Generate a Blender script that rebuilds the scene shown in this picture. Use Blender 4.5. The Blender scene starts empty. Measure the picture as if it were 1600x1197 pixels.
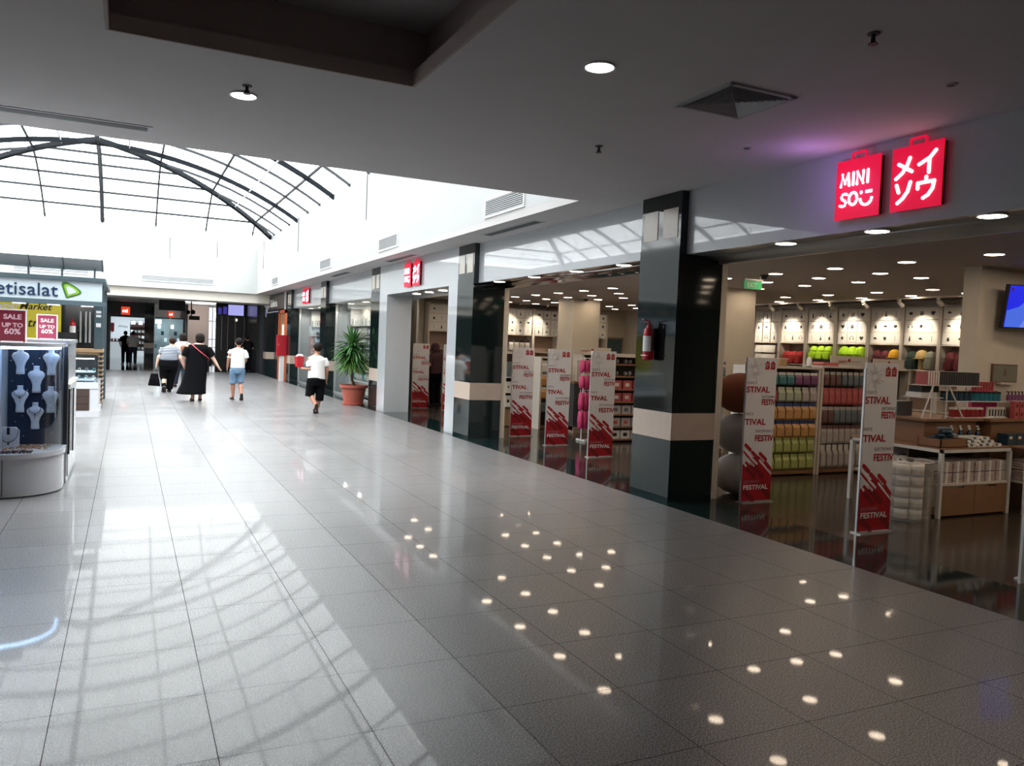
import bpy, bmesh, math, random
from mathutils import Vector, Matrix, Euler
random.seed(7)
C = bpy.context.scene.collection
SC = bpy.context.scene
PI = math.pi

# ------------------------------------------------------------------ camera
yaw, pitch, roll = math.radians(25.781), math.radians(-2.6006), math.radians(2.3291)
_f = Vector((math.sin(yaw)*math.cos(pitch), math.cos(yaw)*math.cos(pitch), math.sin(pitch)))
_r0 = Vector((math.cos(yaw), -math.sin(yaw), 0)); _u0 = _r0.cross(_f)
_r = math.cos(roll)*_r0 + math.sin(roll)*_u0
_u = -math.sin(roll)*_r0 + math.cos(roll)*_u0
cam = bpy.data.objects.new('camera', bpy.data.cameras.new('camera')); C.objects.link(cam)
cam.data.sensor_width = 36; cam.data.lens = 1246.32/1600*36
cam.data.clip_start = 0.05; cam.data.clip_end = 300
cam.matrix_world = Matrix(((_r.x, _u.x, -_f.x, 0), (_r.y, _u.y, -_f.y, 0), (_r.z, _u.z, -_f.z, 1.605), (0, 0, 0, 1)))
SC.camera = cam

# ------------------------------------------------------------------ light of the place
w = bpy.data.worlds.new('overcast_sky'); SC.world = w; w.use_nodes = True
bg = w.node_tree.nodes['Background']
bg.inputs[0].default_value = (0.95, 0.985, 1.0, 1); bg.inputs[1].default_value = 11.0
SC.view_settings.view_transform = 'Standard'; SC.view_settings.look = 'None'
SC.view_settings.gamma = 1; SC.view_settings.exposure = 0.0; SC.view_settings.use_curve_mapping = False
SC.cycles.use_denoising = True
SC.cycles.max_bounces = 10; SC.cycles.diffuse_bounces = 5; SC.cycles.glossy_bounces = 4
SC.cycles.transparent_max_bounces = 16; SC.cycles.transmission_bounces = 4
SC.cycles.sample_clamp_indirect = 8
SC.cycles.caustics_reflective = False; SC.cycles.caustics_refractive = False

def light(name, kind, loc, energy, color=(1, 1, 1), size=0.1, rot=(0, 0, 0), spot=None, blend=0.5, portal=False, sy=None):
    l = bpy.data.lights.new(name, kind); o = bpy.data.objects.new(name, l); C.objects.link(o)
    o.location = loc; o.rotation_euler = rot; l.energy = energy; l.color = color
    if kind == 'AREA':
        l.size = size
        if sy: l.shape = 'RECTANGLE'; l.size_y = sy
        l.cycles.is_portal = portal
    else: l.shadow_soft_size = size
    if spot: l.spot_size = spot; l.spot_blend = blend
    return o
# skylight opening of the atrium, guides sampling of the sky only
light('skylight_portal', 'AREA', (-0.85, 19.6, 7.2), 1, size=11.1, sy=23, portal=True)

# ------------------------------------------------------------------ materials
M = {}
def mat(name, col, rough=0.5, metal=0.0, spec=0.5, em=None, es=0, noise=None, bump=None, coat=0, alpha=None, trans=0, coat_r=0.03):
    if name in M: return M[name]
    m = bpy.data.materials.new(name); m.use_nodes = True; nt = m.node_tree; b = nt.nodes['Principled BSDF']
    I = b.inputs
    I['Base Color'].default_value = (*col, 1); I['Roughness'].default_value = rough; I['Metallic'].default_value = metal
    I['Specular IOR Level'].default_value = spec; I['Coat Weight'].default_value = coat; I['Coat Roughness'].default_value = coat_r
    I['Transmission Weight'].default_value = trans
    if em: I['Emission Color'].default_value = (*em, 1); I['Emission Strength'].default_value = es
    if alpha is not None: I['Alpha'].default_value = alpha
    sc, amt = noise if noise else (6.0, 0.06)
    if not em and col:
        tc = nt.nodes.new('ShaderNodeTexCoord'); nz = nt.nodes.new('ShaderNodeTexNoise'); nz.inputs['Scale'].default_value = sc
        nz.inputs['Detail'].default_value = 4
        mr = nt.nodes.new('ShaderNodeMapRange'); mr.inputs[3].default_value = 1-amt; mr.inputs[4].default_value = 1+amt
        mx = nt.nodes.new('ShaderNodeVectorMath'); mx.operation = 'SCALE'; mx.inputs[0].default_value = col
        L = nt.links.new
        L(tc.outputs['Object'], nz.inputs['Vector']); L(nz.outputs[0], mr.inputs[0]); L(mr.outputs[0], mx.inputs['Scale'])
        L(mx.outputs[0], I['Base Color'])
        if bump:
            n2 = nt.nodes.new('ShaderNodeTexNoise'); n2.inputs['Scale'].default_value = bump[0]; L(tc.outputs['Object'], n2.inputs['Vector'])
            bp = nt.nodes.new('ShaderNodeBump'); bp.inputs['Strength'].default_value = bump[1]; bp.inputs['Distance'].default_value = 0.01
            L(n2.outputs[0], bp.inputs['Height']); L(bp.outputs[0], I['Normal'])
    M[name] = m
    return m

def mat_glass(name, tint=(0.9, 0.96, 0.95), refl=1.0, rough=0.0, body=0.0, bodycol=(1, 1, 1)):
    """clear sheet glass: straight-through light plus a Fresnel reflection"""
    m = bpy.data.materials.new(name); m.use_nodes = True; nt = m.node_tree; nt.nodes.clear()
    o = nt.nodes.new('ShaderNodeOutputMaterial'); t = nt.nodes.new('ShaderNodeBsdfTransparent'); t.inputs[0].default_value = (*tint, 1)
    g = nt.nodes.new('ShaderNodeBsdfGlossy'); g.inputs['Roughness'].default_value = rough
    fr = nt.nodes.new('ShaderNodeFresnel'); fr.inputs[0].default_value = 1.45
    mu = nt.nodes.new('ShaderNodeMath'); mu.operation = 'MULTIPLY'; mu.inputs[1].default_value = refl; mu.use_clamp = True
    mx = nt.nodes.new('ShaderNodeMixShader'); L = nt.links.new
    L(fr.outputs[0], mu.inputs[0]); L(mu.outputs[0], mx.inputs[0])
    base = t.outputs[0]
    if body:
        d = nt.nodes.new('ShaderNodeBsdfDiffuse'); d.inputs[0].default_value = (*bodycol, 1)
        m2 = nt.nodes.new('ShaderNodeMixShader'); m2.inputs[0].default_value = body
        L(t.outputs[0], m2.inputs[1]); L(d.outputs[0], m2.inputs[2]); base = m2.outputs[0]
    L(base, mx.inputs[1]); L(g.outputs[0], mx.inputs[2]); L(mx.outputs[0], o.inputs[0])
    M[name] = m
    return m

def mat_floor():
    m = bpy.data.materials.new('speckled_granite_tiles'); m.use_nodes = True; nt = m.node_tree; N = nt.nodes.new; L = nt.links.new
    b = nt.nodes['Principled BSDF']
    tc = N('ShaderNodeTexCoord')
    mp = N('ShaderNodeMapping'); mp.inputs['Location'].default_value = (0.264/0.6, -3.123/0.6, 0); mp.inputs['Scale'].default_value = (1/0.6, 1/0.6, 1)
    L(tc.outputs['Object'], mp.inputs[0])
    fl = N('ShaderNodeVectorMath'); fl.operation = 'FLOOR'; L(mp.outputs[0], fl.inputs[0])
    fr = N('ShaderNodeVectorMath'); fr.operation = 'FRACTION'; L(mp.outputs[0], fr.inputs[0])
    wn = N('ShaderNodeTexWhiteNoise'); wn.noise_dimensions = '2D'; L(fl.outputs[0], wn.inputs['Vector'])
    sx = N('ShaderNodeSeparateXYZ'); L(fr.outputs[0], sx.inputs[0])
    def edge(out):
        a = N('ShaderNodeMath'); a.operation = 'SUBTRACT'; a.inputs[1].default_value = 0.5; L(out, a.inputs[0])
        c = N('ShaderNodeMath'); c.operation = 'ABSOLUTE'; L(a.outputs[0], c.inputs[0])
        d = N('ShaderNodeMath'); d.operation = 'GREATER_THAN'; d.inputs[1].default_value = 0.4972; L(c.outputs[0], d.inputs[0])
        return d.outputs[0]
    e = N('ShaderNodeMath'); e.operation = 'MAXIMUM'; L(edge(sx.outputs[0]), e.inputs[0]); L(edge(sx.outputs[1]), e.inputs[1])
    # speckle: crystals of light and dark minerals
    n1 = N('ShaderNodeTexNoise'); n1.inputs['Scale'].default_value = 130; n1.inputs['Detail'].default_value = 3; L(tc.outputs['Object'], n1.inputs['Vector'])
    cr = N('ShaderNodeValToRGB'); cr.color_ramp.elements[0].position = 0.42; cr.color_ramp.elements[0].color = (0.022, 0.021, 0.022, 1)
    cr.color_ramp.elements[1].position = 0.62; cr.color_ramp.elements[1].color = (0.27, 0.263, 0.266, 1)
    L(n1.outputs[0], cr.inputs[0])
    n3 = N('ShaderNodeTexNoise'); n3.inputs['Scale'].default_value = 2.0; n3.inputs['Detail'].default_value = 5; L(tc.outputs['Object'], n3.inputs['Vector'])
    ad = N('ShaderNodeMath'); ad.operation = 'ADD'; L(wn.outputs[0], ad.inputs[0]); L(n3.outputs[0], ad.inputs[1])
    mr = N('ShaderNodeMapRange'); mr.inputs[1].default_value = 0; mr.inputs[2].default_value = 2; mr.inputs[3].default_value = 0.90; mr.inputs[4].default_value = 1.10
    L(ad.outputs[0], mr.inputs[0])
    ml = N('ShaderNodeVectorMath'); ml.operation = 'SCALE'; L(cr.outputs[0], ml.inputs[0]); L(mr.outputs[0], ml.inputs['Scale'])
    mx = N('ShaderNodeMix'); mx.data_type = 'RGBA'; L(e.outputs[0], mx.inputs[0]); L(ml.outputs[0], mx.inputs[6]); mx.inputs[7].default_value = (0.01, 0.01, 0.01, 1)
    L(mx.outputs[2], b.inputs['Base Color'])
    r = N('ShaderNodeMapRange'); r.inputs[3].default_value = 0.33; r.inputs[4].default_value = 0.37; L(wn.outputs[0], r.inputs[0])
    r2 = N('ShaderNodeMath'); r2.operation = 'MAXIMUM'; L(r.outputs[0], r2.inputs[0])
    e2 = N('ShaderNodeMath'); e2.operation = 'MULTIPLY'; e2.inputs[1].default_value = 0.7; L(e.outputs[0], e2.inputs[0]); L(e2.outputs[0], r2.inputs[1])
    L(r2.outputs[0], b.inputs['Roughness'])
    # slight per-tile tilt plus soft polish ripple
    n2 = N('ShaderNodeTexNoise'); n2.inputs['Scale'].default_value = 1.6; L(tc.outputs['Object'], n2.inputs['Vector'])
    bp = N('ShaderNodeBump'); bp.inputs['Strength'].default_value = 0.02; bp.inputs['Distance'].default_value = 0.01; L(n2.outputs[0], bp.inputs['Height'])
    L(bp.outputs[0], b.inputs['Normal'])
    inv = N('ShaderNodeMath'); inv.operation = 'SUBTRACT'; inv.inputs[0].default_value = 1; L(e.outputs[0], inv.inputs[1])
    for nm, k in (('Specular IOR Level', 0.80), ('Coat Weight', 0.25)):
        q = N('ShaderNodeMath'); q.operation = 'MULTIPLY'; q.inputs[1].default_value = k; L(inv.outputs[0], q.inputs[0]); L(q.outputs[0], b.inputs[nm])
    b.inputs['Coat Roughness'].default_value = 0.035
    L(bp.outputs[0], b.inputs['Coat Normal'])
    M['floor'] = m
    return m

# ------------------------------------------------------------------ mesh helpers
class MB:
    def __init__(s): s.v = []; s.f = []; s.mi = []; s.cur = 0; s.sm = []; s.smooth = False; s.T = None
    def _p(s, pts):
        n = len(s.v)
        for p in pts:
            p = Vector(p)
            if s.T is not None: p = s.T @ p
            s.v.append(p)
        return n
    def face(s, pts):
        n = s._p(pts); s.f.append(tuple(range(n, n+len(pts)))); s.mi.append(s.cur); s.sm.append(False)
    def _f(s, idx, sm=None):
        s.f.append(tuple(idx)); s.mi.append(s.cur); s.sm.append(s.smooth if sm is None else sm)
    def box(s, x0, x1, y0, y1, z0, z1):
        n = s._p([(x0, y0, z0), (x1, y0, z0), (x1, y1, z0), (x0, y1, z0), (x0, y0, z1), (x1, y0, z1), (x1, y1, z1), (x0, y1, z1)])
        for q in ((3, 2, 1, 0), (4, 5, 6, 7), (0, 1, 5, 4), (1, 2, 6, 5), (2, 3, 7, 6), (3, 0, 4, 7)): s._f([n+i for i in q], False)
        return s
    def rbox(s, x0, x1, y0, y1, z0, z1, r=0.02):
        """box with the four vertical-profile edges (seen from the front, y) cut off"""
        pts = [(x0+r, z0), (x1-r, z0), (x1, z0+r), (x1, z1-r), (x1-r, z1), (x0+r, z1), (x0, z1-r), (x0, z0+r)]
        n = s._p([(a, y0, b) for a, b in pts]+[(a, y1, b) for a, b in pts]); k = 8
        s._f([n+i for i in range(k)], False); s._f([n+k+i for i in reversed(range(k))], False)
        for i in range(k): s._f([n+i, n+k+i, n+k+(i+1) % k, n+(i+1) % k][::1], False)
        return s
    def prism(s, poly, a, b, axis='z'):
        """closed polygon extruded from a to b along axis"""
        def P(u, v, t): return {'z': (u, v, t), 'y': (u, t, v), 'x': (t, u, v)}[axis]
        k = len(poly); n = s._p([P(u, v, a) for u, v in poly]+[P(u, v, b) for u, v in poly])
        s._f([n+i for i in reversed(range(k))], False); s._f([n+k+i for i in range(k)], False)
        for i in range(k): s._f([n+i, n+(i+1) % k, n+k+(i+1) % k, n+k+i])
        return s
    def rings(s, rings, caps=True, closed=False):
        k = len(rings[0]); n = s._p([p for r in rings for p in r]); m = len(rings)
        for j in range(m-1 if not closed else m):
            a, b = n+j*k, n+((j+1) % m)*k
            for i in range(k): s._f([a+i, a+(i+1) % k, b+(i+1) % k, b+i])
        if caps and not closed:
            s._f([n+i for i in reversed(range(k))]); s._f([n+(m-1)*k+i for i in range(k)])
        return s
    def lathe(s, prof, c=(0, 0, 0), n=16, caps=True, sx=1, sy=1):
        return s.rings([[(c[0]+sx*r*math.cos(2*PI*i/n), c[1]+sy*r*math.sin(2*PI*i/n), c[2]+z) for i in range(n)] for r, z in prof], caps)
    def tube(s, pts, r, n=6, caps=True, closed=False):
        pts = [Vector(p) for p in pts]; rs = r if isinstance(r, (list, tuple)) else [r]*len(pts); R = []
        up = Vector((0, 0, 1)); m = len(pts)
        for i, p in enumerate(pts):
            a = pts[(i-1) % m] if closed else pts[max(i-1, 0)]; b = pts[(i+1) % m] if closed else pts[min(i+1, m-1)]
            t = (b-a); t = t.normalized() if t.length > 1e-9 else Vector((0, 0, 1))
            h = up if abs(t.dot(up)) < 0.95 else Vector((1, 0, 0))
            u = t.cross(h).normalized(); v = u.cross(t).normalized()
            R.append([p+rs[i]*(math.cos(2*PI*k/n)*u+math.sin(2*PI*k/n)*v) for k in range(n)])
        return s.rings(R, caps, closed)
    def bar(s, p, q, w=0.02, h=None, up=(0, 0, 1)):
        p, q = Vector(p), Vector(q); h = h or w; t = (q-p).normalized(); U = Vector(up)
        if abs(t.dot(U)) > 0.95: U = Vector((1, 0, 0))
        a = t.cross(U).normalized()*w/2; b = a.cross(t).normalized()*h/2
        return s.rings([[p-a-b, p+a-b, p+a+b, p-a+b], [q-a-b, q+a-b, q+a+b, q-a+b]])
    def ball(s, c, rx, ry=None, rz=None, n=12, m=8):
        ry = ry or rx; rz = rz or rx; o = s.smooth; s.smooth = True
        R = []
        for j in range(m+1):
            t = -PI/2+PI*j/m; cr = max(math.cos(t), 0.02)
            R.append([(c[0]+rx*cr*math.cos(2*PI*i/n), c[1]+ry*cr*math.sin(2*PI*i/n), c[2]+rz*math.sin(t)) for i in range(n)])
        s.rings(R); s.smooth = o
        return s
    def arc_strip(s, *a): pass
    def build(s, name, mats, parent=None, bevel=0, loc=None):
        me = bpy.data.meshes.new(name); me.from_pydata([tuple(v) for v in s.v], [], s.f)
        mats = mats if isinstance(mats, (list, tuple)) else [mats]
        for m in mats: me.materials.append(M[m] if isinstance(m, str) else m)
        me.polygons.foreach_set('material_index', s.mi); me.polygons.foreach_set('use_smooth', s.sm)
        bm = bmesh.new(); bm.from_mesh(me); bmesh.ops.recalc_face_normals(bm, faces=bm.faces); bm.to_mesh(me); bm.free()
        me.update()
        o = bpy.data.objects.new(name, me); C.objects.link(o)
        if parent is not None: o.parent = parent
        if loc: o.location = loc
        if bevel:
            b = o.modifiers.new('edge', 'BEVEL'); b.width = bevel; b.segments = 2; b.limit_method = 'ANGLE'
        return o

def thing(name, label, cat, loc=(0, 0, 0), rz=0, group=None):
    o = bpy.data.objects.new(name, None); C.objects.link(o); o.empty_display_size = 0.1
    o.location = loc; o.rotation_euler = (0, 0, rz); o['label'] = label; o['category'] = cat
    if group: o['group'] = group
    return o
def tag(o, label, cat, group=None, kind=None):
    o['label'] = label; o['category'] = cat
    if group: o['group'] = group
    if kind: o['kind'] = kind
    return o
def struct(o):
    o['kind'] = 'structure'; return o
def sroot(name, loc=(0, 0, 0)):
    o = bpy.data.objects.new(name, None); C.objects.link(o); o.location = loc; o['kind'] = 'structure'; return o
_ch = {}
def dup(root, loc, rz=None, label=None, group=None, mats=None, scale=None):
    if root.name not in _ch: _ch[root.name] = [(c, list(c.children)) for c in root.children]
    r = root.copy(); C.objects.link(r); r.location = loc
    if rz is not None: r.rotation_euler = (0, 0, rz)
    if scale: r.scale = scale
    if label: r['label'] = label
    if group: r['group'] = group
    for ch, gs in _ch[root.name]:
        c = ch.copy(); C.objects.link(c); c.parent = r
        for g in gs:
            d = g.copy(); C.objects.link(d); d.parent = c
    return r
def text_mesh(name, s, size, material, parent, loc, rot, depth=0.002, align='LEFT', shear=0, sx=1, bold=0, spacing=1.0, fit=None):
    cu = bpy.data.curves.new(name, 'FONT'); cu.body = s; cu.size = size; cu.extrude = depth; cu.align_x = align; cu.shear = shear; cu.offset = bold
    cu.space_character = spacing; cu.resolution_u = 3
    t = bpy.data.objects.new(name, cu); C.objects.link(t)
    dg = bpy.context.evaluated_depsgraph_get(); me = bpy.data.meshes.new_from_object(t.evaluated_get(dg))
    C.objects.unlink(t); bpy.data.objects.remove(t); bpy.data.curves.remove(cu)
    me.materials.clear(); me.materials.append(M[material] if isinstance(material, str) else material)
    o = bpy.data.objects.new(name, me); C.objects.link(o); o.parent = parent
    if fit:
        xs__ = [v.co.x for v in me.vertices]; sx = fit/(max(xs__)-min(xs__))
    o.location = loc; o.rotation_euler = rot; o.scale = (sx, 1, 1)
    return o

# palette
mat('ceiling_paint', (0.60, 0.575, 0.565), 0.8, noise=(3, 0.04))
mat('coffer_paint', (0.42, 0.35, 0.33), 0.8)
mat('white_wall', (0.52, 0.53, 0.525), 0.6, noise=(1.5, 0.03))
mat('cream_wall', (0.74, 0.70, 0.62), 0.6)
mat('gloss_white', (0.46, 0.485, 0.51), 0.35, coat=1.0, coat_r=0.03, noise=(1, 0.02))
mat('dark_panel', (0.02, 0.021, 0.024), 0.25)
mat('black_granite', (0.006, 0.011, 0.011), 0.06, spec=0.55, noise=(90, 0.5))
mat('green_granite', (0.006, 0.015, 0.015), 0.07, spec=0.55, noise=(60, 0.5))
mat('beige_stone', (0.50, 0.40, 0.33), 0.3, noise=(8, 0.12))
mat('cream_tile', (0.62, 0.55, 0.47), 0.2, noise=(8, 0.1))
mat('store_floor', (0.045, 0.035, 0.026), 0.16, noise=(14, 0.3))
mat('store_ceiling', (0.50, 0.44, 0.40), 0.8)
mat('store_wall', (0.66, 0.60, 0.50), 0.7)
mat('steel', (0.50, 0.51, 0.49), 0.36, metal=0.6, noise=(20, 0.05))
mat('brushed_steel', (0.33, 0.34, 0.32), 0.42, metal=0.35)
mat('mirror_steel', (0.55, 0.50, 0.48), 0.08, metal=1.0)
mat('alu', (0.62, 0.63, 0.64), 0.3, metal=0.7)
mat('roof_frame', (0.006, 0.009, 0.013), 0.6, spec=0.15)
mat('roof_thin', (0.05, 0.055, 0.06), 0.6, spec=0.2)
mat('roof_white', (0.9, 0.92, 0.95), 0.4)
mat('vent_grey', (0.42, 0.43, 0.44), 0.5)
mat('vent_dark', (0.05, 0.05, 0.05), 0.6)
mat('black_plastic', (0.012, 0.012, 0.013), 0.4)
mat('black_metal', (0.02, 0.02, 0.022), 0.4)
mat('white_plastic', (0.75, 0.75, 0.75), 0.35)
mat('white_metal', (0.72, 0.71, 0.69), 0.35)
mat('red_plastic', (0.42, 0.008, 0.02), 0.35)
mat('lamp_cool', (1, 1, 1), em=(0.90, 0.97, 1.0), es=9)
mat('lamp_warm', (1, 1, 1), em=(1.0, 0.80, 0.60), es=28)
mat_glass('clear_glass'); mat_glass('roof_glass', (0.97, 0.98, 0.98), 0.6)
mat_floor()

XE, XP, XF, XD = 5.136, 5.28, 5.37, 5.87
ZC, ZF, ZS, ZL = 3.34, 2.67, 2.75, 2.60
XW, YN, YFW = 4.72, 8.17, 34.3
PY = [(7.315+5.63*k-0.36, 7.315+5.63*k+0.36) for k in range(-2, 6)]   # granite pillars along the shops

#=SECTION structure
struct(MB().box(-9, XE, -5, 36.4, -0.1, 0).build('floor', 'floor'))
struct(MB().box(XE, XD, -5, 36.4, -0.1, 0.001).build('trim_1', 'green_granite'))
struct(MB().box(-9, 9, 36.4, 62, -0.1, 0.0).build('trim_2', 'green_granite'))
struct(MB().box(XD, 13.2, -5, 36.4, -0.1, 0.0).build('trim_3', 'store_floor'))

# lowered mall ceiling with a rectangular coffer
cx0, cx1, cy0, cy1 = -0.15, 1.73, -3.4, 5.29
mb = MB()
for a in ((-9, cx0, -5, YN), (cx1, 13.2, -5, YN), (cx0, cx1, cy1, YN), (cx0, cx1, -5, cy0)): mb.box(a[0], a[1] if a[1] < 13 else XF+0.05, a[2], a[3], ZC, ZC+0.1)
mb.box(XW, XF+0.05, YN, 36.4, ZC, ZC+0.1)
mb.box(-9, -6.42, YN, 36.4, ZC, ZC+0.1)
struct(mb.build('ceiling', 'ceiling_paint'))
mb = MB(); t = 0.02; zt = ZC+0.42
for a in ((cx0, cx0+t, cy0, cy1), (cx1-t, cx1, cy0, cy1), (cx0+t, cx1-t, cy1-t, cy1), (cx0+t, cx1-t, cy0, cy0+t)): mb.box(*a, ZC-0.001, ZC+0.1)
g = 0.12
for a in ((cx0-g-t, cx0-g, cy0-g, cy1+g), (cx1+g, cx1+g+t, cy0-g, cy1+g), (cx0-g, cx1+g, cy1+g, cy1+g+t), (cx0-g, cx1+g, cy0-g-t, cy0-g)): mb.box(*a, ZC+0.1, zt)
struct(mb.build('trim_4', 'coffer_paint'))
struct(MB().box(cx0-g-t, cx1+g+t, cy0-g-t, cy1+g+t, zt, zt+0.05).build('ceiling_coffer', 'ceiling_paint'))

# atrium upper walls
ZT = 5.36
struct(MB().box(XW, XW+0.15, YN, YFW+0.15, ZC+0.101, ZT).build('wall_right', 'white_wall'))
struct(MB().box(-6.57, -6.42, YN, YFW+0.15, ZC+0.101, ZT).build('wall_left', 'white_wall'))
struct(MB().box(-6.42, XW, YFW, YFW+0.15, ZC, ZT).build('wall_far', 'white_wall'))
XC, RR, ZA = -0.85, 10.5, 6.93
def prof(dx): return ZA-RR+math.sqrt(RR*RR-dx*dx)
HW = XW-XC
mb = MB(); poly = [(-6.42, ZC+0.1), (XW, ZC+0.1)]+[(XC+HW*(1-2*i/20), prof(HW*(1-2*i/20))+0.2) for i in range(21)]
mb.prism(poly, YN-0.15, YN, 'y'); struct(mb.build('wall_near', 'white_wall'))
YH0 = 25.25; YH1 = YH0+HW


# glazed barrel vault with a hipped far end
roof = sroot('window_1')
def hipz(x, y): return min(prof(x-XC), prof(y-YH0)) if y > YH0 else prof(x-XC)
mb = MB(); nx = 24
xs = [XC-HW+2*HW*i/nx for i in range(nx+1)]; ys = [YN+(YH0-YN)*i/10 for i in range(11)]+[YH0+HW*i/12 for i in range(1, 13)]
mb.smooth = True
idx = mb._p([(x, y, hipz(x, y)+0.06) for y in ys for x in xs])
for j in range(len(ys)-1):
    for i in range(nx):
        a = idx+j*(nx+1)+i; mb._f([a, a+1, a+nx+2, a+nx+1])
mb.build('glass', 'roof_glass', roof)
MB().box(-6.42, XW, YH1, YFW+0.1, ZT+0.02, ZT+0.03).build('glass', 'roof_glass', roof)
MB().box(-6.42, XW, YH1-0.05, YH1+0.05, ZT, ZT+0.06).build('eaves_bar', 'roof_white', roof)
def arch(y, w, h, name, m, x0=-HW, x1=HW, n=28):
    mb = MB(); R = []
    for i in range(n+1):
        dx = x0+(x1-x0)*i/n; z = prof(dx); x = XC+dx
        R.append([(x, y-w/2, z), (x, y+w/2, z), (x, y+w/2, z-h), (x, y-w/2, z-h)])
    mb.rings(R); mb.build(name, m, roof)
for y in (10.8, 15.8, 20.8, 25.7): arch(y, 0.10, 0.12, 'arched_rib', 'roof_frame')
for y in (12.4, 14.1, 17.4, 19.1, 22.4, 24.0): arch(y, 0.045, 0.07, 'glazing_bar', 'roof_thin')
for k in (1, -1):
    R = []
    for i in range(29):
        dx = HW*i/28; x, y, z = XC+k*dx, YH0+dx, prof(dx)
        R.append([(x-0.055, y+0.055*k, z), (x+0.055, y-0.055*k, z), (x+0.055, y-0.055*k, z-0.12), (x-0.055, y+0.055*k, z-0.12)])
    mb = MB(); mb.rings(R); mb.build('hip_rib', 'roof_frame', roof)
# jack bars between the hips and the side walls, rows across the hip
for y in (27.0, 28.6, 30.0):
    d = y-YH0
    for s in (1, -1): arch(y, 0.045, 0.07, 'glazing_bar', 'roof_thin', *(sorted((s*d, s*HW))), n=6)
for d in (1.55, 2.4, 3.25, 4.1, 4.9):
    mb = MB(); mb.bar((XC-d, YH0+d, prof(d)-0.03), (XC+d, YH0+d, prof(d)-0.03), 0.04, 0.06); mb.build('glazing_bar', 'roof_thin', roof)
for k, dx in enumerate((-4.97, -3.37, -1.7, 0, 1.66, 3.3, 4.9)):
    big = abs(dx) < 0.1; w_ = 0.11 if big else 0.05
    ye = YH0+abs(dx); mb = MB()
    mb.bar((XC+dx, YN, prof(dx)-w_/2), (XC+dx, ye, prof(dx)-w_/2), w_)
    n = 10; pts = [(XC+dx, ye+(YH1-ye)*i/n, prof(ye-YH0+(YH1-ye)*i/n)-0.04) for i in range(n+1)]
    mb.tube(pts, w_*0.55, 4); mb.build('purlin', 'roof_thin', roof)
for dx in (-0.92, 0.8, 4.1):
    mb = MB(); mb.bar((XC+dx, YN, prof(dx)-0.3), (XC+dx, YH0+abs(dx), prof(dx)-0.06), 0.03)
    mb.build('cable_tray', 'roof_white', roof)

# far lintel beam and the low ceiling beyond it
struct(MB().box(-6.42, XP+2, YFW+0.15, 36.4, 2.97, ZC).build('trim_5', 'cream_wall'))
struct(MB().box(-9, 9, 36.4, 62, 3.3, 3.4).build('ceiling_hall', 'vent_grey'))
# enclosing shell out of view
mb = MB(); mb.box(-9.2, -9, -5, 62, 0, 3.4); mb.box(-9.2, 13.3, -5.2, -5, 0, 3.8); struct(mb.build('wall_back', 'cream_wall'))

# granite pillars
def pillar(y0, y1, i):
    r = sroot('pillar', (XP, (y0+y1)/2, 0)); h = (y1-y0)/2; d = XD-XP
    mb = MB()
    mb.box(0, d, -h, h, 0.96, ZC); mb.build('shaft', 'black_granite', r)
    MB().box(0, d, -h, h, 0, 0.665).build('plinth', 'green_granite', r)
    MB().box(0, d, -h, h, 0.665, 0.96).build('stone_band', 'beige_stone', r)
    for a, b in ((-h+0.05, -0.05), (0.05, h-0.05)):
        MB().box(-0.006, 0, a, b, 2.85, 3.17).build('stone_inlay', 'cream_tile', r)
    MB().box(-0.004, 0, -h, h, 1.02, 2.75).build('polished_panel', 'black_granite', r)
for i, (a, b) in enumerate(PY): pillar(a, b, i)

# glossy white fascias between pillars
for i in range(len(PY)-1):
    a, b = PY[i][1], PY[i+1][0]
    if i == 3:   # the portal bay: fascia and jambs in one white frame
        mb = MB(); mb.box(XP, XD, a, b, ZF, ZC); mb.box(XP, XD, a, a+0.45, 0, ZF); mb.box(XP, XD, 17.62, b, 0, ZF)
        struct(mb.build('trim_6', 'gloss_white')); continue
    if i == 6:
        struct(MB().box(XF, XF+0.1, a, b, ZF, ZC).build('trim_7', 'dark_panel')); continue
    struct(MB().box(XF, XF+0.06, a, b, ZF, ZC).build('trim_7', 'gloss_white'))

# steel soffit and rolling shutter box over the openings
for i in (1, 2):
    a, b = PY[i][1], PY[i+1][0]; r = sroot('trim_8')
    MB().box(XF+0.061, 5.62, a, b, ZF, ZF+0.04).build('soffit', 'mirror_steel' if i == 2 else 'brushed_steel', r)
    mb = MB(); mb.smooth = True
    mb.prism([(5.63, 2.75), (5.63, 2.68), (5.66, 2.655), (5.74, 2.64), (5.80, 2.63), (5.82, 2.60), (5.88, 2.60), (5.88, 2.75)], a, b, 'y')
    for v in mb.v[:]: pass
    mb.build('shutter_box', 'mirror_steel' if i == 2 else 'steel', r)
a, b = PY[3][1], PY[4][0]
struct(MB().box(XD, XD+0.02, a, b, ZL, ZF).build('trim_9', 'brushed_steel'))

# store shell
struct(MB().box(XD, 13.2, -5, 19.7, ZS, ZS+0.1).build('ceiling_shop', 'store_ceiling'))
struct(MB().box(13.05, 13.2, -5, 19.7, 0, ZS).build('wall_shop_back', 'store_wall'))
struct(MB().box(XD+0.3, 13.2, 19.6, 19.7, 0, ZS).build('wall_shop_end', 'store_wall'))
struct(MB().box(XD, 13.2, -5.1, -5, 0, ZS).build('wall_shop_near', 'store_wall'))
for (x0, x1, y0, y1) in ((8.80, 10.0, 5.97, 6.18), (8.9, 9.75, 10.65, 11.5), (9.05, 9.75, 15.7, 16.4)):
    struct(MB().box(x0, x1, y0, y1, 0, ZS).build('column', 'store_wall'))
for a, b in PY[1:5]:
    struct(MB().box(XD, XD+0.10, a+0.02, b-0.02, 0, ZS).build('trim_10', 'store_wall'))
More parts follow.
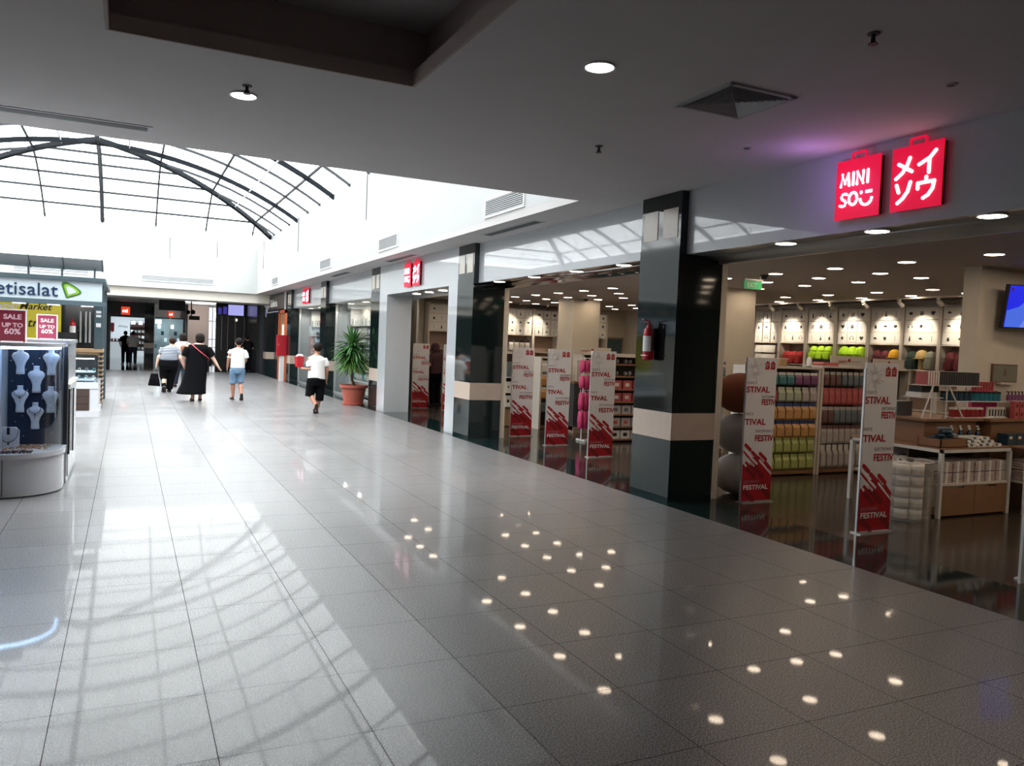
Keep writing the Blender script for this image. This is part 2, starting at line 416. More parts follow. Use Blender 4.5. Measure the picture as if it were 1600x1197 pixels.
#=SECTION lights
def downlight(loc, r, m, label, group, cat='ceiling light'):
    o = thing('ceiling_light', label, cat, loc, 0, group)
    MB().lathe([(r, -0.012), (r, 0)], n=20).build('diffuser', m, o)
    mb = MB(); mb.lathe([(r, -0.01), (r+0.012, -0.014), (r+0.014, 0), (r, 0)], n=20, caps=False); mb.build('frame', 'white_metal', o)
    return o
d0 = downlight((0.72, 6.13, ZC), 0.085, 'lamp_cool', 'round white downlight glowing beside a sprinkler in the mall ceiling', 'round downlights in the mall ceiling')
dup(d0, (2.57, 4.27, ZC), 0, 'round white downlight glowing between the coffer corner and the square air vent', 'round downlights in the mall ceiling')
lw = None
def warm(x, y, z, label, grp):
    global lw
    if lw is None: lw = downlight((x, y, z), 0.088, 'lamp_warm', label, grp)
    else: dup(lw, (x, y, z), 0, label, grp)
xs_ = [6.40, 7.15, 7.92, 8.72, 9.50, 10.3, 11.1, 11.93]
for j, x in enumerate(xs_):
    if j in (1, 5): continue
    for k in range(-6, 14):
        y = 5.25+1.015*k
        if x == 6.40 and k in (1, 2, 3): pass
        inc = any(a-0.1 < x < b+0.1 and c-0.1 < y < d+0.1 for a, b, c, d in ((8.80, 10.0, 5.97, 6.18), (8.9, 9.75, 10.65, 11.5), (9.05, 9.75, 15.7, 16.4)))
        if inc or y > 19 or y < 0: continue
        warm(x, y, ZS, 'round warm downlight in the beige shop ceiling', 'round downlights in the beige shop ceiling')
for y in (3.66, 4.62, 5.62):
    warm(5.47, y, ZF, 'round warm downlight in the dark steel soffit above the widest shop opening', 'downlights in the dark steel soffit')
for y in (8.3, 9.45, 10.7, 11.95):
    warm(5.47, y, ZF, 'round warm downlight in the mirrored soffit above the three banners', 'downlights in the mirrored soffit')
for y in (14.1, 14.9, 15.7, 16.5):
    warm(5.60, y, ZF-0.001, 'round warm downlight under the white portal lintel', 'downlights under the white portal')

#=SECTION signs
mat('sign_red', (0.6, 0.0, 0.02), em=(0.60, 0.002, 0.035), es=1.0)
mat('sign_red_shade', (0.05, 0.004, 0.008), 0.4)  # dark red puts the shade of the sign's sides into the colour
mat('sign_white', (1, 1, 1), em=(1.0, 0.80, 1.0), es=2.4)
mat('print_red', (0.40, 0.006, 0.016), 0.45)
mat('print_dark_red', (0.20, 0.004, 0.010), 0.45)
mat('print_white', (0.80, 0.79, 0.80), 0.4)
mat('print_grey', (0.30, 0.24, 0.28), 0.5)
mat('ink', (0.015, 0.015, 0.015), 0.6); mat('slate_door', (0.06, 0.11, 0.12), 0.5)
def board(label, y, jp, group=None, x=5.37):
    """shopping-bag shaped light box, front towards the mall"""
    t = thing('illuminated_sign', label, 'sign', (x, y, 2.765), -PI/2, group); w_ = 0.218; h = 0.485
    mb = MB(); mb.prism([(-w_, 0), (w_, 0), (w_, h), (-w_, h)], -0.050, -0.042, 'y'); mb.build('box', 'sign_red', t)
    MB().box(-w_+0.012, w_-0.012, -0.042, 0.0, 0.012, h-0.012).build('back_box', 'sign_red_shade', t)
    mb = MB(); mb.box(-0.075, -0.058, -0.050, -0.035, h, h+0.045); mb.box(0.058, 0.075, -0.050, -0.035, h, h+0.045)
    mb.prism([(-0.075, h+0.04), (0.075, h+0.04), (0.060, h+0.058), (-0.060, h+0.058)], -0.050, -0.035, 'y'); mb.build('handle', 'sign_red', t)
    fy = -0.053
    if not jp:
        def stroke(pts, r_=0.0112):
            mb = MB(); mb.tube([(p, fy, q) for p, q in pts], r_, 8)
            for p, q in pts: mb.ball((p, fy, q), r_*0.93, r_*0.93, r_*0.93, 10, 6)
            mb.build('lettering', 'sign_white', t)
        z0, z1 = 0.275, 0.375
        stroke([(-0.165, z0), (-0.152, z1), (-0.122, z0+0.02), (-0.092, z1), (-0.079, z0)]); stroke([(-0.040, z0), (-0.040, z1)])
        stroke([(-0.002, z0), (-0.002, z1), (0.058, z0), (0.058, z1)]); stroke([(0.102, z0), (0.102, z1)])
        z0, z1 = 0.112, 0.212; zc = (z0+z1)/2
        stroke([(-0.098, z1-0.008), (-0.118, z1), (-0.140, z1-0.004), (-0.152, z1-0.024), (-0.142, zc+0.006), (-0.118, zc-0.006), (-0.104, zc-0.026), (-0.116, z0+0.003), (-0.140, z0-0.001), (-0.164, z0+0.007)])
        stroke([(-0.034+0.040*math.cos(2*PI*k/16), zc+0.050*math.sin(2*PI*k/16)) for k in range(17)])
        mb = MB(); n = 12
        mb.ball((0.045, fy, 0.20), 0.015, 0.005, 0.015); mb.box(0.088, 0.15, fy-0.004, fy+0.004, 0.188, 0.212)
        mb.tube([(0.095+0.056*math.cos(PI+PI*i/n), fy, 0.152+0.056*math.sin(PI+PI*i/n)) for i in range(n+1)], 0.0115, 6)
        mb.build('smile_mark', 'sign_white', t)
    else:
        def st(pts, name='lettering'):
            mb = MB()
            for a, b in zip(pts[:-1], pts[1:]): mb.bar((a[0], fy, a[1]), (b[0], fy, b[1]), 0.008, 0.027, up=(0, 1, 0)) if False else mb.tube([(a[0], fy, a[1]), (b[0], fy, b[1])], 0.0135, 8)
            for p in pts: mb.ball((p[0], fy, p[1]), 0.0138, 0.0138, 0.0138, 8, 6)
            mb.build(name, 'sign_white', t)
        def rel(cx, cz, pts): st([(cx+a*0.15, cz+b*0.15) for a, b in pts])
        rel(-0.1, 0.325, [(0.28, 0.45), (0.12, 0.05), (-0.12, -0.25), (-0.48, -0.5)]); rel(-0.1, 0.325, [(-0.35, 0.22), (0.42, -0.25)])
        rel(0.09, 0.335, [(0.45, 0.5), (0.15, 0.2), (-0.45, -0.05)]); rel(0.09, 0.335, [(0.12, 0.15), (0.12, -0.52)])
        rel(-0.1, 0.14, [(-0.42, 0.4), (-0.28, 0.02)]); rel(-0.1, 0.14, [(0.38, 0.45), (0.25, 0.0), (-0.02, -0.32), (-0.32, -0.52)])
        rel(0.09, 0.15, [(0.0, 0.5), (0.0, 0.28)]); rel(0.09, 0.15, [(-0.45, -0.02), (-0.45, 0.25), (0.45, 0.25), (0.38, -0.12), (0.15, -0.4), (-0.12, -0.52)])
    return t
g_ = 'bag shaped red signs with glowing white characters'
board('red bag shaped sign with white latin letters and smiley over the widest shop opening', 4.713, False, g_)
board('red bag shaped sign with four white katakana, over the widest shop opening', 4.174, True, g_)
for y, wh in ((16.05, 'on the white portal frame'), (27.4, 'above the display window nearest the red cabinet')):
    board('small red bag sign in latin letters '+wh, y, False, g_, 5.28 if y < 20 else 5.37)
    board('small red bag sign in katakana '+wh, y-0.56, True, g_, 5.28 if y < 20 else 5.37)

def banner(loc, label):
    t = thing('banner_stand', label, 'banner', loc, 0, 'red and white festival banner stands'); W_, H_ = 0.42, 1.575
    MB().box(0, W_, -0.012, 0.012, 0.02, H_+0.02).build('panel', 'print_white', t)
    mb = MB(); mb.box(-0.012, W_+0.005, -0.06, 0.06, 0, 0.010); mb.box(-0.01, 0.0, -0.01, 0.01, 0, H_*0.98); mb.build('base', 'alu', t)
    f = -0.0135; mb = MB()
    zb = 0.02; mb.prism([(0, zb), (W_, zb), (W_, 0.33), (0.23, 0.51), (0.11, 0.50), (0.0, 0.42)], f-0.0005, f+0.001, 'y'); mb.build('red_print', 'print_red', t)
    def pill(mb, x, z, l, r):
        ux, uz = 0.78, 0.62; dx, dz = ux*l/2, -uz*l/2; p = Vector((x-dx, z-dz)); q = Vector((x+dx, z+dz)); pts = []
        for k in range(7):
            a = PI*k/6; c_, s_ = math.cos(a), math.sin(a); pts.append((q.x+uz*r*c_+ux*r*s_, q.y+ux*r*c_-uz*r*s_))
        for k in range(7):
            a = PI*k/6; c_, s_ = math.cos(a), math.sin(a); pts.append((p.x-uz*r*c_-ux*r*s_, p.y-ux*r*c_+uz*r*s_))
        mb.prism([(min(max(a, 0.001), W_-0.001), b) for a, b in pts], f-0.002, f-0.0008, 'y')
    mb = MB()
    for a in ((0.065, 0.61, 0.09, 0.019), (0.035, 0.535, 0.12, 0.014), (0.18, 0.515, 0.13, 0.019), (0.285, 0.505, 0.11, 0.020), (0.375, 0.40, 0.13, 0.020)): pill(mb, *a)
    mb.build('red_streaks', 'print_red', t)
    mb = MB()
    for a in ((0.05, 0.475, 0.15, 0.013), (0.10, 0.455, 0.16, 0.012), (0.155, 0.465, 0.12, 0.012), (0.34, 0.385, 0.26, 0.013), (0.02, 0.43, 0.07, 0.012)): pill(mb, *a)
    mb.build('white_streaks', 'print_white', t)
    mb = MB()
    for a in ((0.20, 0.36, 0.22, 0.028), (0.12, 0.33, 0.14, 0.022), (0.10, 0.08, 0.16, 0.028), (0.33, 0.12, 0.2, 0.028)): pill(mb, *a)
    mb.build('dark_streaks', 'print_dark_red', t)
    R = (PI/2, 0, 0)
    text_mesh('lettering', 'FESTIVAL', 0.072, 'print_white', t, (0.02, f-0.0035, 0.145), R, 0.0006, bold=0.0018, fit=0.35)
    for s_, x, z, al, wd in (('STIVAL', 0.0, 1.215, 'LEFT', 0.33), ('FESTIV', W_-0.002, 1.078, 'RIGHT', 0.195), ('TIVAL', 0.0, 0.86, 'LEFT', 0.30), ('FESTIV', W_-0.002, 0.68, 'RIGHT', 0.265)):
        text_mesh('lettering', s_, 0.092 if wd > 0.2 else 0.088, 'print_red', t, (x, f-0.001, z), R, 0.0006, bold=0.0022, align=al, fit=wd)
    for s_, x, z, al, wd in (('ONICS', 0.0, 1.305, 'LEFT', 0.14), ('ELECTRONICS', W_-0.003, 1.155, 'RIGHT', 0.19), ('NICS', 0.0, 0.965, 'LEFT', 0.11), ('ELECTRONICS', W_-0.003, 0.775, 'RIGHT', 0.255), ('ELECTRONICS', 0.025, 0.215, 'LEFT', 0.22)):
        text_mesh('small_print', s_, 0.042, 'print_grey', t, (x, f-0.001, z), R, 0.0004, align=al, fit=wd)
    mb = MB()
    for k in range(18):
        a = 2*PI*k/18; mb.bar((0.11+0.03*math.cos(a), f-0.001, 1.46+0.03*math.sin(a)), (0.11+(0.07+0.025*(k % 3))*math.cos(a), f-0.001, 1.46+(0.07+0.025*(k % 3))*math.sin(a)), 0.001, 0.003, up=(0, 1, 0))
    for v in mb.v: v.x = max(v.x, 0.002)
    mb.build('firework_print', 'print_grey', t)
    mb = MB()
    for x in (0.25, 0.33): mb.box(x, x+0.062, f-0.0015, f, 1.47, 1.545); mb.box(x+0.018, x+0.044, f-0.0015, f, 1.545, 1.56)
    mb.build('bag_mark', 'print_red', t)
    for x in (0.25, 0.33): text_mesh('bag_lettering', 'MINI\nSO' if x < 0.3 else 'メイ\nソウ', 0.024, 'print_white', t, (x+0.006, f-0.002, 1.515), R, 0.0003, sx=0.85)
    return t
b0 = banner((6.06, 6.70, 0), 'festival banner standing in front of the stacked round cushions beside the dark pillar')
dup(b0, (6.12, 5.20, 0), 0, 'festival banner standing alone before the clear roll bin in the widest opening')
dup(b0, (6.115, 3.66, 0), 0, 'festival banner cut by the frame edge behind a ribbed white board')
dup(b0, (6.18, 12.80, 0), 0, 'festival banner nearest the white portal in the opening of three')
dup(b0, (6.21, 11.52, 0), 0, 'middle festival banner in the opening of three')
dup(b0, (6.20, 10.15, 0), 0, 'festival banner next to the hanging pink pouches and the extinguisher pillar')
dup(b0, (6.29, 18.65, 0), 0, 'festival banner fully visible inside the white portal doorway')
dup(b0, (6.86, 18.05, 0), 0, 'festival banner half hidden by the portal jamb')
mb = MB(); 
for k in range(46): mb.box(5.985+0.05*(1-k/46), 6.09+0.03*k/46, 3.60, 3.64, 0.30+k*0.013, 0.30+k*0.013+0.009)
mb.box(6.0, 6.10, 3.61, 3.63, 0.0, 0.9)
tag(mb.build('ribbed_board', 'white_plastic'), 'white ribbed upright board at the right frame edge before a banner', 'board')

light('sign_glow', 'POINT', (5.02, 4.93, 3.06), 2.3, (0.60, 0.28, 1.0), 0.1)
#=SECTION pillar things
def extinguisher(loc, rz, label):
    t = thing('fire_extinguisher', label, 'fire extinguisher', loc, rz)
    MB().lathe([(0.03, 0), (0.058, 0.01), (0.06, 0.04), (0.06, 0.30), (0.052, 0.345), (0.03, 0.37), (0.022, 0.385)], n=18).build('cylinder', 'red_plastic', t)
    mb = MB(); mb.lathe([(0.02, 0.385), (0.02, 0.42)], n=10); mb.bar((0, 0.02, 0.43), (0.0, -0.09, 0.45), 0.022, 0.01); mb.bar((0, 0.01, 0.41), (0, -0.08, 0.405), 0.02, 0.008); mb.build('valve', 'red_plastic', t)
    MB().tube([(0.02, 0, 0.405), (0.07, -0.01, 0.40), (0.075, -0.01, 0.3), (0.068, 0, 0.18), (0.066, 0, 0.10)], 0.010, 6).build('hose', 'black_plastic', t)
    mb = MB(); n = 10; R = []
    for z in (0.10, 0.27): R.append([(0.0612*math.cos(a), 0.0612*math.sin(a), z) for a in [-PI*0.95+PI*0.9*k/n for k in range(n+1)]])
    i0 = mb._p(R[0]+R[1])
    for k in range(n): mb._f([i0+k, i0+k+1, i0+n+2+k, i0+n+1+k])
    mb.build('paper_label', 'white_plastic', t)
    MB().box(-0.02, 0.02, 0.055, 0.085, 0.12, 0.36).build('bracket', 'black_metal', t)
    MB().box(-0.05, 0.05, -0.0615, 0.0, 0.05, 0.06).build('band', 'white_plastic', t)
    return t
extinguisher((5.20, 7.33, 1.515), -PI/2, 'red fire extinguisher hung on the black pillar between the two large openings')

#=SECTION ceiling fittings
def sprinkler(x, y, z, label):
    t = thing('sprinkler', label, 'sprinkler', (x, y, z), 0, 'fire sprinklers in the mall ceiling')
    MB().lathe([(0.032, -0.006), (0.034, 0)], n=14).build('rose', 'vent_dark', t)
    MB().lathe([(0.011, -0.05), (0.012, 0)], n=8).build('stem', 'black_metal', t)
    mb = MB(); mb.lathe([(0.026, -0.058), (0.026, -0.054)], n=12); mb.bar((-0.013, 0, -0.03), (-0.013, 0, -0.055), 0.005); mb.bar((0.013, 0, -0.03), (0.013, 0, -0.055), 0.005); mb.build('deflector', 'black_metal', t)
sprinkler(0.715, 5.90, ZC, 'small fire sprinkler touching the view of the downlight left of the coffer corner')
sprinkler(3.53, 3.08, ZC, 'fire sprinkler nearest the camera above the katakana sign')
sprinkler(3.58, 5.90, ZC, 'fire sprinkler between the air vent and the white atrium wall')
for x, y, l in ((4.62, 5.25, 'tiny dark recessed spot beside the purple glow on the ceiling'), (4.57, 3.38, 'small unlit recessed spot over the shop fascia corner'), ):
    t = thing('ceiling_spot', l, 'ceiling light', (x, y, ZC)); MB().lathe([(0.032, -0.008), (0.04, 0)], n=14).build('rim', 'vent_grey', t); MB().lathe([(0.024, -0.009), (0.024, -0.007)], n=12).build('lens', 'vent_dark', t)
t = thing('ceiling_spot', 'unlit recessed spot high inside the dark coffer', 'ceiling light', (1.25, 4.75, zt)); MB().lathe([(0.045, -0.012), (0.055, 0)], n=16).build('rim', 'vent_grey', t); MB().lathe([(0.035, -0.013), (0.035, -0.011)], n=12).build('lens', 'vent_dark', t)
t = thing('air_vent', 'square louvred air diffuser in the mall ceiling near the red signs', 'air vent', (3.70, 4.35, ZC))
mb = MB(); h = 0.27
for s_ in (1, -1): mb.box(s_*h-0.02, s_*h+0.02, -h-0.02, h+0.02, -0.012, 0); mb.box(-h, h, s_*h-0.02, s_*h+0.02, -0.012, 0)
mb.build('frame', 'vent_grey', t)
MB().box(-h, h, -h, h, -0.002, 0.0).build('backing', 'vent_dark', t)
for k in range(9):
    a = h-0.025-k*0.027; zz = -0.006-0.0
    mb = MB()
    for s_ in (1, -1):
        mb.prism([(s_*a, -0.018), (s_*(a-0.014), -0.002), (s_*(a-0.011), -0.002), (s_*(a+0.003), -0.018)], -a, a, 'y')
        mb.prism([(s_*a, -0.018), (s_*(a-0.014), -0.002), (s_*(a-0.011), -0.002), (s_*(a+0.003), -0.018)], -a, a, 'x')
    mb.build('louvre', 'vent_grey', t)
t = thing('slot_vent', 'long dark slot air diffuser along the ceiling edge above the kiosk', 'air vent', (-0.9, 7.62, ZC))
MB().box(-2.0, 1.06, -0.10, 0.10, -0.006, 0).build('frame', 'vent_grey', t); MB().box(-2.0, 1.02, -0.06, 0.06, -0.009, -0.005).build('slot', 'vent_dark', t)
def grille(loc, w_, h, label, group, rz=-PI/2, n=8):
    t = thing('wall_vent', label, 'air vent', loc, rz, group)
    mb = MB(); 
    for a, b, c_, d in ((-w_/2-0.03, w_/2+0.03, -0.03, 0), (-w_/2-0.03, w_/2+0.03, h, h+0.03), (-w_/2-0.03, -w_/2, 0, h), (w_/2, w_/2+0.03, 0, h)): mb.box(a, b, -0.02, 0, c_, d)
    mb.build('frame', 'white_plastic', t); MB().box(-w_/2, w_/2, -0.004, 0, 0, h).build('backing', 'vent_dark', t)
    mb = MB()
    for k in range(n): z = h*(k+0.5)/n; mb.prism([(-0.005, z+0.012), (-0.018, z-0.008), (-0.018, z-0.005), (-0.005, z+0.015)], -w_/2, w_/2, 'x')
    mb.build('louvres', 'vent_grey', t)
gg = 'louvred vents along the right upper wall'
for y, l in ((10.25, 'largest looking white louvred vent on the right upper wall, nearest the dark ceiling edge'), (15.8, 'second white louvred vent from the near end of the right upper wall'), (21.5, 'third white louvred vent from the near end of the right upper wall'), (29.6, 'farthest small louvred vent near the atrium corner')):
    grille((XW, y, 3.50), 1.25, 0.22, l, gg)
grille((1.75, YFW, 3.62), 2.6, 0.18, 'long grey louvred vent on the atrium end wall', None, 0, 6)
grille((-2.6, YFW, 3.70), 2.4, 0.18, 'grey louvred vent on the end wall seen through the kiosk canopy', None, 0, 6)
for y, l in ((10.7, 'slot vent in the soffit above the widest white fascia'), (16.0, 'slot vent in the soffit above the white portal'), (21.2, 'slot vent in the soffit above the window with the potted palm')):
    t = thing('soffit_vent', l, 'air vent', (5.05, y, ZC), 0, 'slot vents in the white soffit'); MB().box(-0.1, 0.1, -0.9, 0.9, -0.005, 0).build('frame', 'vent_grey', t); MB().box(-0.06, 0.06, -0.86, 0.86, -0.008, -0.004).build('slot', 'vent_dark', t)
for k, (x, y) in enumerate(((4.3, 16.0), (4.3, 23.2), (4.35, 30.0), (1.2, 29), (2.5, 27))):
    tag(MB().tube([(x, y, hipz(x, y)+0.055), (x, y, 4.05)], 0.008, 5).build('hanging_cable', 'roof_thin'), 'thin cable hanging from the glass vault against the white wall', 'cable', 'thin cables hanging from the glass vault')

#=SECTION shop
mat('wood_light', (0.42, 0.27, 0.14), 0.5, noise=(5, 0.25)); mat('wood_mid', (0.26, 0.13, 0.065), 0.5, noise=(7, 0.2)); mat('wood_dark', (0.05, 0.03, 0.022), 0.45, noise=(7, 0.2))
mat('carton_white', (0.74, 0.72, 0.68), 0.6); mat('shelf_white', (0.66, 0.61, 0.54), 0.5); mat('shelf_back', (0.36, 0.25, 0.20), 0.7)
mat('bag_red', (0.38, 0.02, 0.02), 0.7); mat('bag_lime', (0.42, 0.70, 0.02), 0.7); mat('bag_maroon', (0.10, 0.006, 0.014), 0.7); mat('bag_yellow', (0.65, 0.36, 0.01), 0.7)
mat('bag_green', (0.02, 0.045, 0.035), 0.7); mat('bag_tan', (0.42, 0.30, 0.12), 0.8); mat('bag_grey', (0.20, 0.20, 0.16), 0.8); mat('pink', (0.62, 0.05, 0.18), 0.5)
mat('pack_green', (0.45, 0.50, 0.16), 0.35, noise=(30, 0.3)); mat('pack_mint', (0.46, 0.50, 0.36), 0.35, noise=(30, 0.2)); mat('pack_white', (0.50, 0.46, 0.44), 0.35, noise=(30, 0.2)); mat('pack_orange', (0.60, 0.33, 0.12), 0.35, noise=(40, 0.5))
mat('pack_blue', (0.03, 0.07, 0.22), 0.35, noise=(20, 0.3)); mat('pack_rose', (0.50, 0.11, 0.11), 0.35, noise=(25, 0.2)); mat('pack_teal', (0.06, 0.22, 0.24), 0.4, noise=(20, 0.3)); mat('pack_violet', (0.20, 0.07, 0.17), 0.4, noise=(20, 0.3))
mat('pack_slate', (0.14, 0.17, 0.20), 0.35, noise=(20, 0.3)); mat('pack_brown', (0.16, 0.08, 0.07), 0.4); mat('paper', (0.80, 0.78, 0.74), 0.7, noise=(12, 0.12)); mat('towel_pattern', (0.52, 0.42, 0.38), 0.9, noise=(70, 0.55))
mat('tin_red', (0.30, 0.02, 0.018), 0.35, noise=(30, 0.4)); mat('tin_blue', (0.02, 0.17, 0.23), 0.3); mat('navy', (0.015, 0.045, 0.07), 0.3); mat('cushion_brown', (0.15, 0.045, 0.022), 0.95); mat('cushion_grey', (0.30, 0.30, 0.31), 0.95); mat('cushion_pale', (0.46, 0.45, 0.44), 0.95)

# icons printed on the storage boxes (in the x-z plane, about 0.1 m)
def icon(kind):
    mb = MB(); e = (-0.002, 0.0)
    def P(pts): mb.prism([(a*0.1, b*0.1) for a, b in pts], *e, axis='y')
    def circ(cx, cz, r, n=10): P([(cx+r*math.cos(2*PI*k/n), cz+r*math.sin(2*PI*k/n)) for k in range(n)])
    if kind == 'heart': P([(0, -0.42), (0.42, 0.02), (0.4, 0.3), (0.2, 0.38), (0, 0.22), (-0.2, 0.38), (-0.4, 0.3), (-0.42, 0.02)])
    elif kind == 'bottle': P([(-0.15, -0.5), (0.15, -0.5), (0.15, 0.1), (0.06, 0.25), (0.06, 0.5), (-0.06, 0.5), (-0.06, 0.25), (-0.15, 0.1)])
    elif kind == 'headphones':
        for k in range(8): a, b = PI*k/8, PI*(k+1)/8; P([(0.38*math.cos(a), 0.38*math.sin(a)), (0.44*math.cos(a), 0.44*math.sin(a)), (0.44*math.cos(b), 0.44*math.sin(b)), (0.38*math.cos(b), 0.38*math.sin(b))])
        circ(-0.38, -0.12, 0.13); circ(0.38, -0.12, 0.13)
    elif kind == 'pencil': P([(-0.025, -0.5), (0.025, -0.5), (0.025, 0.5), (-0.025, 0.5)])
    elif kind == 'shoes': P([(-0.35, -0.4), (-0.2, -0.45), (0.05, 0.3), (-0.1, 0.4)]); P([(0.0, -0.4), (0.15, -0.45), (0.4, 0.3), (0.25, 0.4)])
    elif kind == 'sun':
        circ(0, 0, 0.26)
        for k in range(8): a = 2*PI*k/8; P([(0.2*math.cos(a-.2), 0.2*math.sin(a-.2)), (0.46*math.cos(a), 0.46*math.sin(a)), (0.2*math.cos(a+.2), 0.2*math.sin(a+.2))])
    elif kind == 'bag': P([(-0.25, -0.4), (0.25, -0.4), (0.2, 0.15), (0.08, 0.15), (0.08, 0.3), (-0.08, 0.3), (-0.08, 0.15), (-0.2, 0.15)])
    elif kind == 'gift':
        for a, b in ((-0.3, -0.04), (0.04, 0.3)): P([(a, -0.35), (b, -0.35), (b, 0.12), (a, 0.12)]); P([(a-.02, 0.16), (b+.02, 0.16), (b, 0.34), (a, 0.34)])
    elif kind == 'flask': P([(-0.3, -0.45), (0.3, -0.45), (0.06, 0.1), (0.06, 0.48), (-0.06, 0.48), (-0.06, 0.1)])
    elif kind == 'cap': P([(-0.35, -0.1), (0.42, -0.18), (0.3, 0.0), (0.15, 0.2), (-0.15, 0.22), (-0.32, 0.08)])
    elif kind == 'lips': P([(-0.42, 0.05), (-0.15, 0.28), (0, 0.2), (0.15, 0.28), (0.42, 0.05), (0.15, -0.28), (-0.15, -0.28)])
    return mb
IK = ['heart', 'bottle', 'headphones', 'pencil', 'shoes', 'sun', 'bag', 'gift', 'flask', 'cap', 'lips']
_b = {}
def storage_box(kind, loc, rz, label, group, w_=0.235, h=0.20):
    k = (kind, w_)
    if k not in _b:
        t = thing('storage_box', label, 'box', loc, rz, group)
        MB().box(-w_/2, w_/2, 0, 0.2, 0, h).build('carton', 'carton_white', t)
        MB().box(-w_/2-0.002, w_/2+0.002, -0.003, 0.2, h-0.03, h+0.002).build('lid', 'carton_white', t)
        o = icon(kind).build('printed_icon', 'ink', t); o.location = (0, -0.0035, h*0.48)
        _b[k] = t; return t
    return dup(_b[k], loc, rz, label, group)

BX = 12.72
bay = [13.92, 13.10, 12.35, 11.58, 10.80, 10.06, 9.31, 8.55, 7.8]
ordn = ['first', 'second', 'third', 'fourth', 'fifth', 'sixth', 'seventh', 'eighth']
lv = [1.945, 2.17, 2.40]
pat = [[('pencil', 'bottle', 'pencil'), ('bag', 'cap', 'pencil'), ('pencil', 'headphones', 'bottle')],
       [('cap', 'pencil', 'flask'), ('bag', 'pencil', 'sun'), ('pencil', 'bottle', 'headphones')],
       [('bottle', 'headphones', 'flask'), ('shoes', 'gift', 'pencil'), ('pencil', 'flask', 'bag')],
       [('sun', 'shoes', 'heart'), ('heart', 'gift', 'pencil'), ('sun', 'headphones', 'heart')],
       [('pencil', 'flask', 'pencil'), ('bag', 'cap', 'lips'), ('cap', 'sun', 'pencil')],
       [('lips', 'gift', 'heart'), ('headphones', 'sun', 'pencil'), ('bottle', 'cap', 'pencil')],
       [('cap', 'flask', 'heart'), ('cap', 'bottle', 'bag'), ('bag', 'cap', 'sun')],
       [('heart', 'bottle', 'sun'), ('shoes', 'bag', 'gift'), ('lips', 'pencil', 'cap')]]
for i in range(8):
    y1, y0 = bay[i], bay[i+1]; r = thing('shelving_bay', f'beige shelving bay holding storage boxes, {ordn[i]} from the left along the shop back wall', 'shelving', (BX, (y0+y1)/2, 0), -PI/2, 'shelving bays along the shop back wall'); hw = (y1-y0)/2
    MB().box(-hw, -hw+0.035, -0.02, 0.33, 0, 2.66).build('upright', 'shelf_white', r); MB().box(hw-0.035, hw, -0.02, 0.33, 0, 2.66).build('upright', 'shelf_white', r)
    MB().box(-hw, hw, 0.30, 0.33, 0, 2.66).build('back_panel', 'shelf_back', r)
    for z in (0.1, 0.75, 1.15, 1.47, 1.922, 2.150, 2.380, 2.612): MB().box(-hw+0.035, hw-0.035, 0, 0.3, z, z+0.018).build('shelf', 'shelf_white', r)
    bw = (y1-y0-0.09)/3
    for rj, rown in enumerate(('top', 'middle', 'lower')):
        for c_ in range(3):
            kd = pat[i][rj][c_]
            storage_box(kd, (BX+0.005, y1-0.045-bw*(c_+0.5), lv[2-rj]), -PI/2, f'white box with {kd} print, {rown} row, {ordn[i]} back wall bay, {["left","centre","right"][c_]}', 'printed storage boxes on the back wall', w_=0.222)
# bags on the shelf below the boxes
def backpack(m, loc, rz, label, group, w_=0.10, h=0.27, kind='backpack'):
    t = thing(kind, label, 'bag' if kind == 'backpack' else 'hat', loc, rz, group); d = 0.09
    if kind == 'backpack':
        mb = MB(); mb.smooth = True; R = []
        for z, s_ in ((0, 0.85), (0.03, 1), (h*0.6, 1.0), (h*0.85, 0.85), (h*0.96, 0.55), (h, 0.2)):
            R.append([(w_*s_*math.copysign(abs(math.cos(a))**0.6, math.cos(a)), d+d*s_*math.copysign(abs(math.sin(a))**0.6, math.sin(a)), z) for a in [2*PI*k/14 for k in range(14)]])
        mb.rings(R); mb.build('body', m, t)
        mb = MB(); mb.rbox(-w_*0.75, w_*0.75, -0.02, 0.02, 0.02, h*0.5, 0.02); mb.build('pocket', m, t)
        mb = MB(); mb.box(-w_*0.98, w_*0.98, 0.0, 0.012, h*0.62, h*0.65); mb.build('zip', 'ink', t)
        mb = MB(); mb.tube([(-0.03, d, h*0.96), (-0.02, d, h+0.03), (0.02, d, h+0.03), (0.03, d, h*0.96)], 0.006, 5); mb.build('handle', 'ink', t)
    else:
        mb = MB(); mb.lathe([(0.115, 0), (0.112, 0.06), (0.09, 0.12), (0.05, 0.155), (0.01, 0.165)], (0, d, 0), 14); mb.smooth = True; mb.build('crown', m, t)
        mb = MB(); mb.prism([(-0.09, 0.0), (0.09, 0.0), (0.06, -0.07), (-0.06, -0.07)], 0.0, 0.012, 'z'); mb.build('visor', m, t)
    return t
def atY(i, k, n=3): return bay[i]-0.1-(bay[i]-bay[i+1]-0.2)*(k+0.5)/n
gb = 'bags and hats on the back wall shelf'
r0 = backpack('bag_red', (BX-0.02, atY(1, 0), 1.49), -PI/2, 'red backpack, leftmost of three red ones on the back shelf', gb)
for k in (1, 2): dup(r0, (BX-0.02, atY(1, k), 1.49), -PI/2, f'red backpack, {["","middle","rightmost"][k]} of three red ones on the back shelf')
l0 = backpack('bag_lime', (BX-0.02, atY(2, 0), 1.60), -PI/2, 'lime green backpack, leftmost of the three tall lime ones on the back shelf', gb, 0.10, 0.28)
for k in (1, 2): dup(l0, (BX-0.02, atY(2, k), 1.60), -PI/2, f'lime green backpack, {["","middle","rightmost"][k]} of the three tall lime ones on the back shelf')
